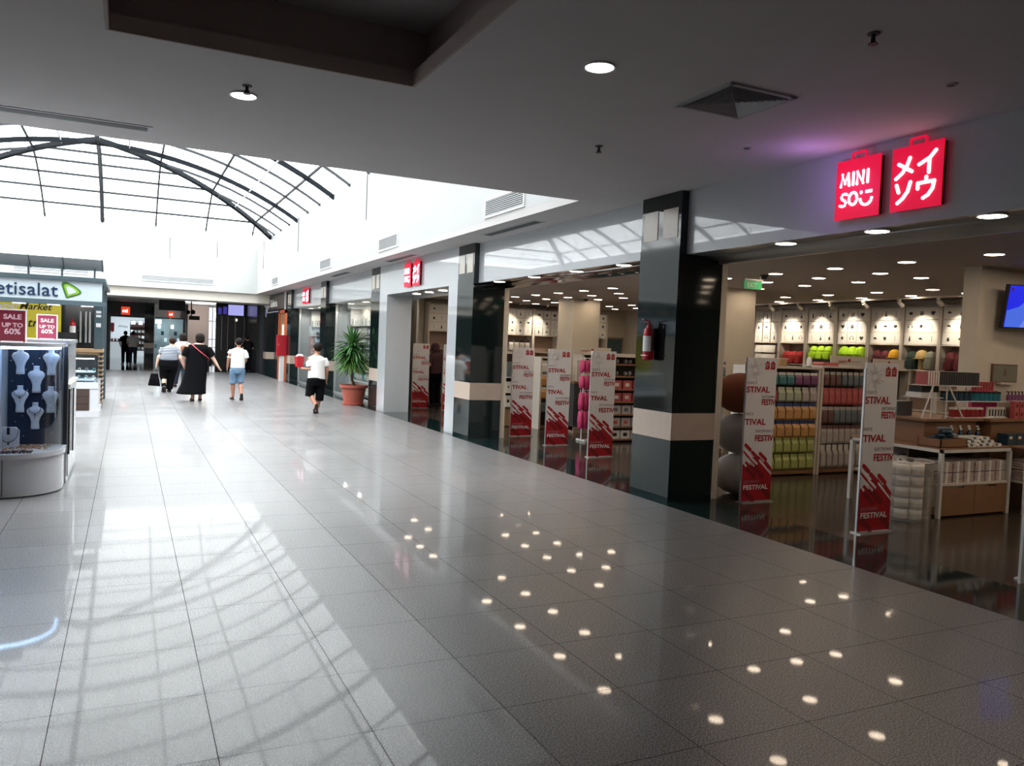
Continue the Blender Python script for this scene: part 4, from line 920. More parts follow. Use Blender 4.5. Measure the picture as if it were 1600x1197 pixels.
pc = ['print_red', 'wood_light', 'pack_orange', 'bag_maroon', 'pack_mint', 'print_red']
for k in range(5):
    o = tag(MB().prism([(0, 0), (0.1, 0), (0.115, 0.09), (0.09, 0.18), (0.01, 0.18), (-0.015, 0.09)], 0, 0.1, 'y').build('gift_bag', pc[k]), f'{["red","tan","orange","maroon","green"][k]} gift pack on the red toned shelf of the far end wall', 'packet'); o.location = (8.40+0.125*k, 19.22, 1.49)
for k in range(4):
    pk('hp', ('packet', 'carton_white', 'ink', 0.13, 0.30, 0.06), (9.20+0.16*k, 19.2, 1.49), 'white pack with dark top beside the gift packs on the end wall', 'white packs on the end wall')
# racks behind the three banners
t = rack(6.75, 7.55, 14.65, 1.46, 'low shelf unit with white cartons behind the first of three banners', 0.4)
ic = icon('lips')
for j, z in enumerate((0.42, 0.70)):
    for k in range(3):
        t = thing('dotted_carton', f'white carton printed with black marks, {["lower","upper"][j]} shelf behind the first of three banners', 'box', (6.80+0.24*k, 14.35, z), 0, 'white marked cartons behind the first of three banners')
        MB().box(0, 0.23, 0, 0.18, 0, 0.20).build('carton', 'carton_white', t)
        mb = MB()
        for q in range(2): mb.ball((0.06+q*0.11, -0.001, 0.1), 0.03 if j == 0 else 0.018, 0.002, 0.035 if j == 0 else 0.02, 8, 6)
        mb.build('printed_mark', 'ink', t)
    tag(MB().box(6.76, 7.54, 14.3, 14.64, z-0.02, z-0.0005).build('shelf_board', 'shelf_white'), f'white shelf board carrying the {["lower","upper"][j]} marked cartons', 'shelf')
tag(MB().box(6.80, 7.5, 14.36, 14.54, 0.02, 0.36).build('storage_chest', 'wood_light'), 'light wood drawer chest under the marked cartons', 'chest')
for k in range(3): tag(MB().box(6.82+0.25*k, 7.04+0.25*k, 14.38, 14.56, 1.0, 1.3).build('grey_carton', ['pack_slate', 'wood_light', 'ink'][k]), ['slate', 'tan', 'black'][k]+' carton on the top part of the low shelf unit', 'box')
tag(MB().box(6.80, 7.54, 14.30, 14.60, 0.985, 0.998).build('shelf_board', 'shelf_white'), 'white shelf board under the slate, tan and black cartons', 'shelf')
t = rack(7.30, 7.93, 13.9, 1.40, 'peg rack of gold toned packs between the first and middle banner')
for j, z in enumerate((1.12, 0.86, 0.6, 0.34)):
    for k in range(4):
        m = ('carton_white', 'pack_orange', 'pack_orange', 'pack_slate')[j]
        pk('g'+m+str(j), ('packet', m, 'ink' if j == 3 else 'shelf_white', 0.12, 0.24, 0.05), (7.39+0.145*k, 13.87, z), ['white', 'golden', 'golden', 'dark grey'][j]+' pack on the peg rack between the first and middle banner', 'packs between the first and middle banner')
signboard((8.55, 14.0, 1.515), 0.9, 0.14, 'cream board with red mark over the pink pouches')
rack(8.30, 9.2, 14.0, 1.50, 'low white rack carrying the cream board behind the pink pouches')
# pink pouches on a white stand
t = thing('display_stand', 'white wire stand carrying the hanging pink pouches', 'display stand', (7.18, 12.0, 0)); 
for x in (0, 0.30): MB().tube([(x, 0, 0), (x, 0, 1.48)], 0.012, 8).build('post', 'white_metal', t)
mb = MB(); mb.bar((-0.02, 0, 0.02), (0.32, 0, 0.02), 0.03); mb.bar((0, -0.15, 0.02), (0, 0.15, 0.02), 0.03); mb.bar((0.3, -0.15, 0.02), (0.3, 0.15, 0.02), 0.03); mb.build('base', 'white_metal', t)
for z in (1.46, 1.18, 0.90, 0.58): MB().bar((-0.06, -0.07, z), (0.34, -0.07, z), 0.014).build('hook_bar', 'white_metal', t)
pkb = None
for z, h, rn in ((1.20, 0.25, 'top'), (0.92, 0.26, 'second'), (0.54, 0.36, 'third'), (0.22, 0.36, 'lowest')):
    for k in range(4):
        loc = (7.08+0.078*k, 11.90, z)
        lb = f'pink pouch hanging in the {rn} row beside the third banner'
        if pkb is None or pkb[1] != h:
            t = thing('pink_pouch', lb, 'pouch', loc, 0.1, 'pink pouches beside the third banner')
            mb = MB(); mb.smooth = True; mb.lathe([(0.01, 0), (0.045, 0.03), (0.055, h*0.4), (0.04, h*0.85), (0.012, h*0.92)], n=10, sx=0.62, sy=1.2); mb.build('pouch', 'pink', t); MB().tube([(0, 0, h*0.9), (0, 0.02, h+0.01)], 0.006, 5).build('strap', 'white_plastic', t); pkb = (t, h)
        else: dup(pkb[0], loc, 0.1, lb, 'pink pouches beside the third banner')
t = thing('dark_cabinet', 'dark low cabinet behind the middle banner', 'cabinet', (7.70, 13.2, 0)); MB().box(0, 1.3, 0, 0.4, 0.05, 0.95).build('body', 'vent_dark', t); MB().box(-0.02, 1.32, -0.02, 0.42, 0.95, 0.99).build('top', 'wood_mid', t); MB().box(0, 1.3, -0.03, 0.4, 0, 0.12).build('plinth', 'shelf_back', t)
tag(MB().box(7.8, 8.25, 13.3, 13.34, 0.99, 1.4).build('white_panel_box', 'shelf_white'), 'pale upright box on the dark low cabinet', 'box')
# dark shelves by the extinguisher pillar
t = thing('goods_shelf', 'dark wooden goods shelf between the third banner and the extinguisher pillar', 'shelving', (7.60, 11.75, 0))
MB().box(0, 1.5, 0.30, 0.33, 0, 1.5).build('back_panel', 'wood_dark', t)
for x in (0, 1.47): MB().box(x, x+0.03, 0, 0.3, 0, 1.5).build('upright', 'wood_dark', t)
zz_ = (0.06, 0.28, 0.50, 0.72, 0.94, 1.17, 1.38)
for z in zz_: MB().box(0, 1.5, -0.01, 0.3, z-0.025, z).build('shelf', 'wood_mid', t)
MB().box(-0.02, 1.52, -0.02, 0.32, 1.5, 1.56).build('top', 'shelf_white', t)
def mk_bx(m, m2, w_, h): return lambda r: (MB().box(0, w_, 0, 0.16, 0, h).build('carton', m, r), MB().box(w_*0.25, w_*0.7, -0.001, 0, h*0.3, h*0.7).build('printed_mark', m2, r))
for z, m, m2, n_, nm in ((0.06, 'carton_white', 'ink', 3, 'bottom'), (0.28, 'pack_white', 'pack_rose', 5, 'second lowest'), (0.50, 'pack_white', 'pack_slate', 5, 'third lowest'), (0.72, 'pack_rose', 'carton_white', 6, 'fourth lowest'), (0.94, 'pack_rose', 'carton_white', 6, 'fifth lowest')):
    goods('small_carton', f'small carton on the {nm} board of the dark goods shelf', 'box', f'small cartons on the {nm} goods shelf board', mk_bx(m, m2, 0.18, 0.15), [(7.65+0.215*k, 11.78, z+0.001) for k in range(n_)])
def mk_hp(r):
    MB().tube([(0.09*math.cos(PI*k/8), 0, 0.03+0.10*math.sin(PI*k/8)) for k in range(9)], 0.008, 6).build('headband', 'ink', r)
    for s_ in (-1, 1): MB().tube([(s_*0.075, 0, 0.04), (s_*0.105, 0, 0.04)], 0.036, 10).build('ear_pad', 'vent_grey', r)
goods('headphones', 'dark headphones displayed on the upper boards of the dark goods shelf', 'headphones', 'headphones on the dark goods shelf', mk_hp, [(7.85+0.27*k, 11.85, z+0.005) for z in (1.17, 1.38) for k in range(4)])
dr = sroot('door_1', (12.32, 19.56, 0)); MB().box(0, 0.62, 0, 0.03, 0, 1.95).build('leaf', 'slate_door', dr); mb = MB(); mb.box(-0.05, 0, -0.01, 0.03, 0, 2.0); mb.box(0.62, 0.67, -0.01, 0.03, 0, 2.0); mb.box(-0.05, 0.67, -0.01, 0.03, 1.95, 2.0); mb.build('frame', 'shelf_back', dr); MB().ball((0.54, -0.02, 1.0), 0.025).build('handle', 'alu', dr)

#=SECTION people
mat('skin_light', (0.62, 0.38, 0.29), 0.55); mat('skin_tan', (0.42, 0.20, 0.13), 0.55); mat('hair_dark', (0.010, 0.006, 0.005), 0.8, spec=0.15, noise=(60, 0.5)); mat('hair_brown', (0.022, 0.009, 0.006), 0.8, spec=0.15, noise=(60, 0.5))
mat('tee_white', (0.72, 0.72, 0.70), 0.85, bump=(25, 0.3)); mat('cloth_black', (0.004, 0.004, 0.005), 0.95, spec=0.08, bump=(20, 0.4)); mat('cloth_grey', (0.45, 0.43, 0.42), 0.85); mat('cloth_pinkish', (0.62, 0.52, 0.50), 0.85)
mat('denim_light', (0.14, 0.24, 0.36), 0.85, noise=(9, 0.45)); mat('denim_dark', (0.007, 0.011, 0.026), 0.85, noise=(9, 0.3)); mat('leather_brown', (0.20, 0.06, 0.02), 0.5); mat('strap_red', (0.45, 0.04, 0.06), 0.6); mat('shoe_dark', (0.02, 0.018, 0.018), 0.6); mat('sole_grey', (0.16, 0.14, 0.13), 0.7); mat('mauve', (0.05, 0.015, 0.02), 0.8)
def mat_stripes():
    m = bpy.data.materials.new('striped_jersey'); m.use_nodes = True; nt = m.node_tree; b = nt.nodes['Principled BSDF']; N = nt.nodes.new; L = nt.links.new
    tc = N('ShaderNodeTexCoord'); sp = N('ShaderNodeSeparateXYZ'); L(tc.outputs['Object'], sp.inputs[0])
    mu = N('ShaderNodeMath'); mu.operation = 'MULTIPLY'; mu.inputs[1].default_value = 24.0; L(sp.outputs[2], mu.inputs[0])
    fr = N('ShaderNodeMath'); fr.operation = 'FRACT'; L(mu.outputs[0], fr.inputs[0])
    gt = N('ShaderNodeMath'); gt.operation = 'GREATER_THAN'; gt.inputs[1].default_value = 0.55; L(fr.outputs[0], gt.inputs[0])
    mx = N('ShaderNodeMix'); mx.data_type = 'RGBA'; L(gt.outputs[0], mx.inputs[0]); mx.inputs[6].default_value = (0.035, 0.05, 0.075, 1); mx.inputs[7].default_value = (0.42, 0.45, 0.50, 1)
    L(mx.outputs[2], b.inputs['Base Color']); b.inputs['Roughness'].default_value = 0.85; M['stripes'] = m
mat_stripes()
def vox(o, size, sm=2):
    r = o.modifiers.new('skin', 'REMESH'); r.mode = 'VOXEL'; r.voxel_size = size; r.use_smooth_shade = True
    if sm: q = o.modifiers.new('soften', 'SMOOTH'); q.iterations = sm; q.factor = 0.5
    return o
def ell(mb, rings, n=18):
    """rings of (z, rx, ry, cx, cy)"""
    o = mb.smooth; mb.smooth = True
    mb.rings([[(cx+rx*math.cos(2*PI*k/n), cy+ry*math.sin(2*PI*k/n), z) for k in range(n)] for z, rx, ry, cx, cy in rings]); mb.smooth = o
def interp(a, b, t): return tuple(a[i]+(b[i]-a[i])*t for i in range(3))
def hand(mb, wrist, d, side, s=1.0, curl=0.35):
    """palm, four unequal bent fingers and a side thumb; d = pointing direction, side = thumb direction"""
    w_ = Vector(wrist); d = Vector(d).normalized(); sd = Vector(side); sd = (sd-d*sd.dot(d)).normalized(); nrm = d.cross(sd).normalized()
    pc_ = w_+d*0.05*s
    R_ = []
    for t, a, b in ((0, 0.024, 0.018), (0.03, 0.034, 0.016), (0.065, 0.040, 0.014), (0.088, 0.038, 0.012)):
        c_ = w_+d*t*s; R_.append([c_+sd*a*s*math.cos(2*PI*k/10)+nrm*b*s*math.sin(2*PI*k/10) for k in range(10)])
    mb.rings(R_)
    for i, (off, ln) in enumerate(((0.029, 0.066), (0.010, 0.074), (-0.010, 0.070), (-0.028, 0.054))):
        p = w_+d*0.082*s+sd*off*s; q = p+(d*math.cos(curl*0.6)+nrm*math.sin(curl*0.6))*ln*0.5*s; r_ = q+(d*math.cos(curl*1.8)+nrm*math.sin(curl*1.8))*ln*0.5*s
        mb.tube([p, q, r_], [0.0088*s, 0.0082*s, 0.0068*s], 7)
    p = w_+d*0.03*s+sd*0.028*s; q = p+(d*0.6+sd*0.7+nrm*0.2).normalized()*0.034*s; mb.tube([p, q, q+(d*0.85+sd*0.3+nrm*0.3).normalized()*0.03*s], [0.012*s, 0.010*s, 0.008*s], 7)
def person(label, loc, rz, P, group='people walking away along the mall'):
    t = thing('person', label, 'person', loc, rz, group); sk = P['skin']
    mb = MB(); mb.smooth = True
    ell(mb, P['torso'])
    hx, hy, hz, hr = P['head']
    mb.ball((hx, hy, hz), hr*0.80, hr*0.95, hr*1.12, 20, 14)
    mb.ball((hx, hy+hr*0.25, hz-hr*0.55), hr*0.60, hr*0.62, hr*0.6, 16, 10)          # jaw
    mb.tube([(P['neck'][0], P['neck'][1], P['neck'][2]-0.05), (hx, hy-0.01, hz-hr*0.6)], [P.get('nr', 0.062), P.get('nr', 0.062)*0.9], 12)
    for s_ in (-1, 1): mb.ball((hx+s_*hr*0.80, hy-0.005, hz-hr*0.12), 0.012, 0.022, 0.032, 8, 6)
    mb.tube([(hx, hy+hr*0.85, hz+0.02), (hx, hy+hr*1.14, hz-0.03)], [0.010, 0.016], 7)   # nose
    for l in P['legs']: mb.tube(l['p'], l['r'], 14)
    for l in P['legs']:
        a = Vector(l['p'][-1]); f = Vector(l['foot']); mb.tube([a+Vector((0, 0, 0.01)), a+(f-a)*0.45, f], [l['r'][-1]*1.05, l['r'][-1]*1.1, l['r'][-1]*0.8], 10)
    for l in P['arms']:
        mb.tube(l['p'], l['r'], 12); a, b = Vector(l['p'][-2]), Vector(l['p'][-1]); hand(mb, b-(b-a).normalized()*0.012, l.get('hd', b-a), l['side'], P.get('hs', 1.0), l.get('curl', 0.5))
    vox(mb.build('body', sk, t), 0.0085, 1)
    mb = MB(); hrp = P['hair'](mb, hx, hy, hz, hr); vox(mb.build('hair', P['hairm'], t), 0.012, 2)
    mb = MB()
    for s_ in (-1, 1): mb.ball((hx+s_*hr*0.30, hy+hr*0.86, hz+0.005), 0.011, 0.006, 0.007, 8, 6)
    mb.build('eyes', 'ink', t)
    mb = MB(); mb.ball((hx, hy+hr*0.85, hz-hr*0.55), 0.022, 0.008, 0.007, 10, 6); mb.build('mouth', 'pack_rose', t)
    for c_ in P['clothes']:
        mb = MB(); mb.smooth = True
        for q in c_['rings']: ell(mb, q, 28)
        for q, r_ in c_.get('tubes', []): mb.tube(q, r_, 14)
        vox(mb.build(c_['name'], c_['m'], t), c_.get('v', 0.012), c_.get('s', 3))
    for l in P['legs']:
        a = Vector(l['p'][-1]); f = Vector(l['foot']); dn = Vector(l.get('sole', (0, 0, -1))); d = (f-a); d = (d-dn*d.dot(dn)).normalized(); sd = d.cross(dn).normalized()
        mb = MB(); R_ = []; hl = a+dn*(0.035+l['r'][-1]*0.6); L_ = P.get('fl', 0.235)
        for tt, ww in ((-0.055, 0.012), (-0.045, 0.030), (0.0, 0.034), (0.08, 0.036), (0.14, 0.045), (0.18, 0.036), (0.20, 0.012)):
            c_ = hl+d*tt*L_/0.25; R_.append([c_-sd*ww-dn*0.006, c_+sd*ww-dn*0.006, c_+sd*ww+dn*0.012, c_-sd*ww+dn*0.012])
        mb.rings(R_)
        so = mb.build('shoe_sole', P.get('solem', 'shoe_dark'), t)
        mb = MB(); mb.smooth = True
        for tt, ww, h_ in ((0.11, 0.044, 0.045),) if P.get('sandal', True) else ((0.0, 0.036, 0.06), (0.05, 0.038, 0.055), (0.11, 0.044, 0.045)):
            c_ = hl+d*tt*L_/0.25; mb.tube([c_+sd*ww*math.cos(PI*k/8)-dn*h_*math.sin(PI*k/8) for k in range(9)], 0.012 if P.get('sandal', True) else 0.024, 6)
        mb.build('shoe_upper', P.get('shoem', 'shoe_dark'), t)
    return t
def hair_short(mb, x, y, z, r):
    mb.ball((x, y-r*0.10, z+r*0.18), r*0.90, r*1.00, r*1.02, 18, 12); mb.ball((x, y-r*0.38, z-r*0.18), r*0.74, r*0.62, r*0.62, 14, 10)
def hair_bob(mb, x, y, z, r):
    mb.ball((x, y-r*0.08, z+r*0.15), r*1.0, r*1.08, r*1.05, 18, 12); mb.ball((x, y-r*0.35, z-r*0.40), r*0.98, r*0.80, r*0.75, 16, 10)
def hair_long(mb, x, y, z, r):
    mb.ball((x, y-r*0.08, z+r*0.15), r*1.10, r*1.12, r*1.10, 18, 12); mb.ball((x, y-r*0.45, z-r*0.55), r*1.15, r*0.75, r*0.95, 16, 10)
def leg(x0, y0, z0, x1, y1, z1, x2, y2, z2, foot, r=(0.085, 0.055, 0.048, 0.034), sole=(0, 0, -1)):
    k = (x1, y1, z1); m = interp((x1, y1, z1), (x2, y2, z2), 0.35)
    return {'p': [(x0, y0, z0), k, m, (x2, y2, z2)], 'r': list(r), 'foot': foot, 'sole': sole}

# woman in a striped top with a black bag
person('stout woman in a striped grey top and black trousers carrying a black bag', (1.0, 23.4, 0), 0.03, dict(
    skin='skin_light', hair=hair_short, hairm='hair_brown', head=(0.085, 0.04, 1.375, 0.098), neck=(0.06, 0.02, 1.25), nr=0.06,
    torso=[(0.70, 0.19, 0.13, 0, 0), (0.85, 0.22, 0.16, 0, 0), (1.0, 0.20, 0.14, 0.01, 0), (1.15, 0.19, 0.13, 0.03, 0.01), (1.22, 0.15, 0.10, 0.04, 0.01), (1.27, 0.06, 0.06, 0.06, 0.02)],
    legs=[leg(-0.10, 0, 0.72, -0.12, 0.03, 0.42, -0.115, -0.14, 0.16, (-0.11, -0.07, 0.045), (0.11, 0.07, 0.07, 0.04), (0, -0.80, -0.6)), leg(0.10, 0, 0.72, 0.07, 0.05, 0.42, 0.03, 0.10, 0.075, (0.05, 0.28, 0.04), (0.11, 0.07, 0.07, 0.04))],
    arms=[dict(p=[(-0.17, 0.0, 1.19), (-0.25, -0.02, 0.95), (-0.30, 0.0, 0.72)], r=[0.058, 0.048, 0.028], side=(0, 1, 0), curl=1.2), dict(p=[(0.24, 0.0, 1.17), (0.28, -0.07, 0.93), (0.37, -0.02, 0.72)], r=[0.060, 0.050, 0.028], side=(-0.3, 1, 0))],
    clothes=[dict(name='striped_top', m='stripes', rings=[[(0.86, 0.235, 0.175, 0, 0), (0.95, 0.235, 0.175, 0, 0), (1.05, 0.215, 0.155, 0.01, 0), (1.15, 0.215, 0.14, 0.03, 0.01), (1.215, 0.17, 0.11, 0.04, 0.01), (1.25, 0.08, 0.07, 0.06, 0.02)]], tubes=[([(-0.14, 0, 1.18), (-0.215, -0.01, 1.04)], [0.075, 0.07]), ([(0.20, 0, 1.17), (0.262, -0.03, 1.03)], [0.075, 0.072])]),
        dict(name='trousers', m='cloth_black', rings=[[(0.60, 0.20, 0.15, 0, 0), (0.72, 0.255, 0.185, 0, 0), (0.85, 0.245, 0.18, 0, 0), (0.90, 0.225, 0.165, 0, 0)]], tubes=[([(-0.11, 0, 0.70), (-0.12, 0.03, 0.42), (-0.115, -0.135, 0.165)], [0.135, 0.098, 0.07]), ([(0.11, 0, 0.70), (0.07, 0.05, 0.42), (0.035, 0.10, 0.08)], [0.135, 0.105, 0.085])])],
    sandal=False))
t = thing('handbag', 'black handbag hanging from the hand of the woman in the striped top', 'bag', (0.66, 23.40, 0.18))
mb = MB(); mb.rings([[(-0.16, -0.06, 0.0), (0.14, -0.06, -0.02), (0.14, 0.06, -0.02), (-0.16, 0.06, 0)], [(-0.13, -0.07, 0.15), (0.12, -0.07, 0.15), (0.12, 0.07, 0.15), (-0.13, 0.07, 0.15)], [(-0.09, -0.03, 0.32), (0.08, -0.03, 0.32), (0.08, 0.03, 0.32), (-0.09, 0.03, 0.32)]]); mb.build('bag_body', 'cloth_black', t, 0.01)
MB().tube([(-0.06, 0, 0.31), (-0.02, 0, 0.42), (0.02, 0, 0.455), (0.05, 0, 0.42), (0.06, 0, 0.31)], 0.007, 6).build('handle', 'pack_brown', t)
# woman with backpack
person('woman in a pale pinkish top and dark jeans wearing a small brown backpack', (1.46, 25.6, 0), 0.05, dict(
    skin='skin_light', hair=hair_long, hairm='hair_dark', head=(0.02, 0.05, 1.49, 0.102), neck=(0.02, 0.02, 1.36), nr=0.05,
    torso=[(0.80, 0.15, 0.10, 0, 0), (0.92, 0.17, 0.12, 0, 0), (1.1, 0.14, 0.10, 0, 0), (1.25, 0.16, 0.11, 0, 0.01), (1.34, 0.14, 0.08, 0.01, 0.01), (1.39, 0.055, 0.05, 0.02, 0.02)],
    legs=[leg(-0.08, 0, 0.84, -0.13, 0.08, 0.48, -0.17, 0.14, 0.075, (-0.17, 0.32, 0.04)), leg(0.08, 0, 0.84, 0.07, 0.02, 0.48, 0.05, -0.10, 0.08, (0.06, 0.10, 0.04))],
    arms=[dict(p=[(-0.17, 0, 1.31), (-0.21, 0.02, 1.05), (-0.20, 0.14, 0.86)], r=[0.045, 0.038, 0.024], side=(0, 1, 0.3)), dict(p=[(0.18, 0, 1.31), (0.20, 0.02, 1.05), (0.19, 0.14, 0.86)], r=[0.045, 0.038, 0.024], side=(0, 1, 0.3))],
    clothes=[dict(name='top', m='cloth_pinkish', rings=[[(0.92, 0.19, 0.135, 0, 0), (1.1, 0.165, 0.12, 0, 0), (1.25, 0.185, 0.125, 0, 0.01), (1.34, 0.165, 0.095, 0.01, 0.01), (1.375, 0.08, 0.06, 0.02, 0.02)]], tubes=[([(-0.15, 0, 1.31), (-0.205, 0.0, 1.14)], [0.06, 0.055]), ([(0.16, 0, 1.31), (0.20, 0.0, 1.14)], [0.06, 0.055])]),
        dict(name='jeans', m='denim_dark', rings=[[(0.74, 0.165, 0.12, 0, 0), (0.86, 0.195, 0.145, 0, 0), (0.96, 0.175, 0.13, 0, 0)]], tubes=[([(-0.085, 0, 0.84), (-0.13, 0.08, 0.48), (-0.17, 0.14, 0.10)], [0.11, 0.08, 0.075]), ([(0.085, 0, 0.84), (0.07, 0.02, 0.48), (0.05, -0.09, 0.10)], [0.11, 0.08, 0.078])])],
    sandal=False))
t = thing('backpack', 'small brown leather backpack worn by the woman in the pale top', 'bag', (1.50, 25.42, 1.03), 0.05)
mb = MB(); mb.smooth = True; mb.lathe([(0.04, -0.01), (0.10, 0.01), (0.11, 0.10), (0.10, 0.19), (0.06, 0.225), (0.02, 0.23)], n=16, sx=1, sy=0.5); mb.build('body', 'leather_brown', t)
MB().box(-0.06, 0.06, -0.065, -0.045, 0.02, 0.11).build('pocket', 'leather_brown', t)
for s_ in (-1, 1): MB().tube([(s_*0.05, 0.0, 0.20), (s_*0.06, 0.02, 0.27), (s_*0.11, 0.055, 0.35), (s_*0.115, 0.12, 0.355)], 0.008, 5).build('strap', 'leather_brown', t)
# woman in long black dress
person('woman in a long flared black dress with short dark hair', (1.50, 20.5, 0), 0.02, dict(
    skin='skin_light', hair=hair_bob, hairm='hair_dark', head=(0.06, 0.03, 1.505, 0.108), neck=(0.04, 0.01, 1.36), nr=0.06,
    torso=[(0.75, 0.20, 0.14, 0, 0), (0.95, 0.21, 0.15, 0, 0), (1.1, 0.19, 0.14, 0, 0), (1.25, 0.20, 0.13, 0, 0), (1.345, 0.16, 0.09, 0.02, 0), (1.39, 0.06, 0.06, 0.04, 0)],
    legs=[leg(-0.10, 0, 0.76, -0.10, 0.0, 0.42, -0.085, -0.08, 0.075, (-0.10, 0.10, 0.03), (0.11, 0.07, 0.065, 0.038)), leg(0.10, 0, 0.76, 0.08, 0.05, 0.42, 0.10, 0.12, 0.075, (0.11, 0.30, 0.03), (0.11, 0.07, 0.065, 0.038))],
    arms=[dict(p=[(-0.20, 0, 1.31), (-0.285, 0.0, 1.05), (-0.27, 0.10, 0.84)], r=[0.06, 0.048, 0.028], side=(0, 1, 0.2)), dict(p=[(0.23, 0, 1.31), (0.34, -0.03, 1.06), (0.47, -0.06, 0.84)], r=[0.06, 0.05, 0.028], side=(-0.5, 1, 0), curl=0.3)],
    clothes=[dict(name='dress', m='cloth_black', v=0.014, rings=[[(0.165, 0.30, 0.26, -0.12, -0.02), (0.18, 0.335, 0.28, -0.12, -0.02), (0.40, 0.285, 0.245, -0.07, 0), (0.70, 0.255, 0.20, -0.02, 0), (0.95, 0.235, 0.175, 0.0, 0), (1.10, 0.22, 0.16, 0, 0), (1.25, 0.225, 0.145, 0, 0), (1.335, 0.185, 0.105, 0.02, 0), (1.36, 0.15, 0.09, 0.03, 0)]],
        tubes=[([(-0.13, 0, 1.30), (-0.22, 0, 1.24), (-0.28, 0.0, 1.06)], [0.065, 0.085, 0.085]), ([(0.16, 0, 1.30), (0.255, -0.01, 1.24), (0.345, -0.03, 1.08)], [0.065, 0.085, 0.088])])]))
t = thing('crossbody_bag', 'black crossbody bag with red strap across the back of the black dress', 'bag', (1.50, 20.5, 0), 0.02)
MB().rings([[(x, y-0.008, z) , (x+0.02, y-0.004, z+0.012), (x+0.02, y+0.004, z+0.012), (x, y+0.003, z)] for x, y, z in ((-0.16, -0.055, 1.365), (-0.11, -0.125, 1.32), (-0.02, -0.158, 1.235), (0.08, -0.168, 1.15), (0.16, -0.158, 1.09), (0.245, -0.10, 1.02))]).build('strap', 'strap_red', t)
MB().rbox(0.255, 0.32, -0.10, 0.10, 0.84, 1.0, 0.02).build('pouch', 'cloth_black', t)
# boys
def boy(label, loc, rz, P0, **k): return person(label, loc, rz, P0)
person('boy in a white t-shirt and blue denim shorts with arms hanging', (2.47, 20.85, 0), 0.02, dict(
    skin='skin_tan', hair=hair_short, hairm='hair_dark', head=(0.02, 0.02, 1.435, 0.098), neck=(0.01, 0.0, 1.30), nr=0.048, hs=0.92,
    torso=[(0.74, 0.14, 0.10, 0, 0), (0.88, 0.15, 0.11, 0, 0), (1.05, 0.145, 0.10, 0, 0), (1.18, 0.155, 0.10, 0, 0), (1.265, 0.14, 0.075, 0, 0), (1.31, 0.05, 0.05, 0.01, 0)],
    legs=[leg(-0.085, 0, 0.78, -0.10, 0.04, 0.44, -0.085, 0.06, 0.075, (-0.11, 0.24, 0.03), (0.085, 0.058, 0.055, 0.032)), leg(0.085, 0, 0.78, 0.075, 0.03, 0.44, 0.085, -0.14, 0.16, (0.09, -0.10, 0.05), (0.085, 0.058, 0.055, 0.032), (0, -0.85, -0.5))],
    arms=[dict(p=[(-0.165, 0, 1.24), (-0.22, 0.0, 1.0), (-0.235, 0.06, 0.80)], r=[0.045, 0.036, 0.024], side=(0, 1, 0)), dict(p=[(0.165, 0, 1.24), (0.20, 0.03, 1.0), (0.15, 0.17, 0.85)], r=[0.045, 0.036, 0.024], side=(0, 1, 0.3))],
    clothes=[dict(name='tee_shirt', m='tee_white', rings=[[(0.795, 0.175, 0.135, 0, 0), (0.95, 0.17, 0.13, 0, 0), (1.12, 0.172, 0.12, 0, 0), (1.20, 0.175, 0.115, 0, 0), (1.265, 0.145, 0.09, 0, 0), (1.295, 0.08, 0.06, 0.01, 0)]], tubes=[([(-0.14, 0, 1.23), (-0.19, 0, 1.15), (-0.215, 0, 1.05)], [0.065, 0.068, 0.068]), ([(0.14, 0, 1.23), (0.185, 0, 1.15), (0.205, 0.01, 1.05)], [0.065, 0.068, 0.068])]),
        dict(name='denim_shorts', m='denim_light', rings=[[(0.66, 0.15, 0.12, 0, 0), (0.76, 0.172, 0.135, 0, 0), (0.84, 0.165, 0.13, 0, 0)]], tubes=[([(-0.09, 0, 0.76), (-0.098, 0.03, 0.55), (-0.10, 0.035, 0.40)], [0.10, 0.088, 0.086]), ([(0.09, 0, 0.76), (0.08, 0.03, 0.55), (0.08, 0.02, 0.43)], [0.10, 0.088, 0.086])])],
    shoem='sole_grey'))
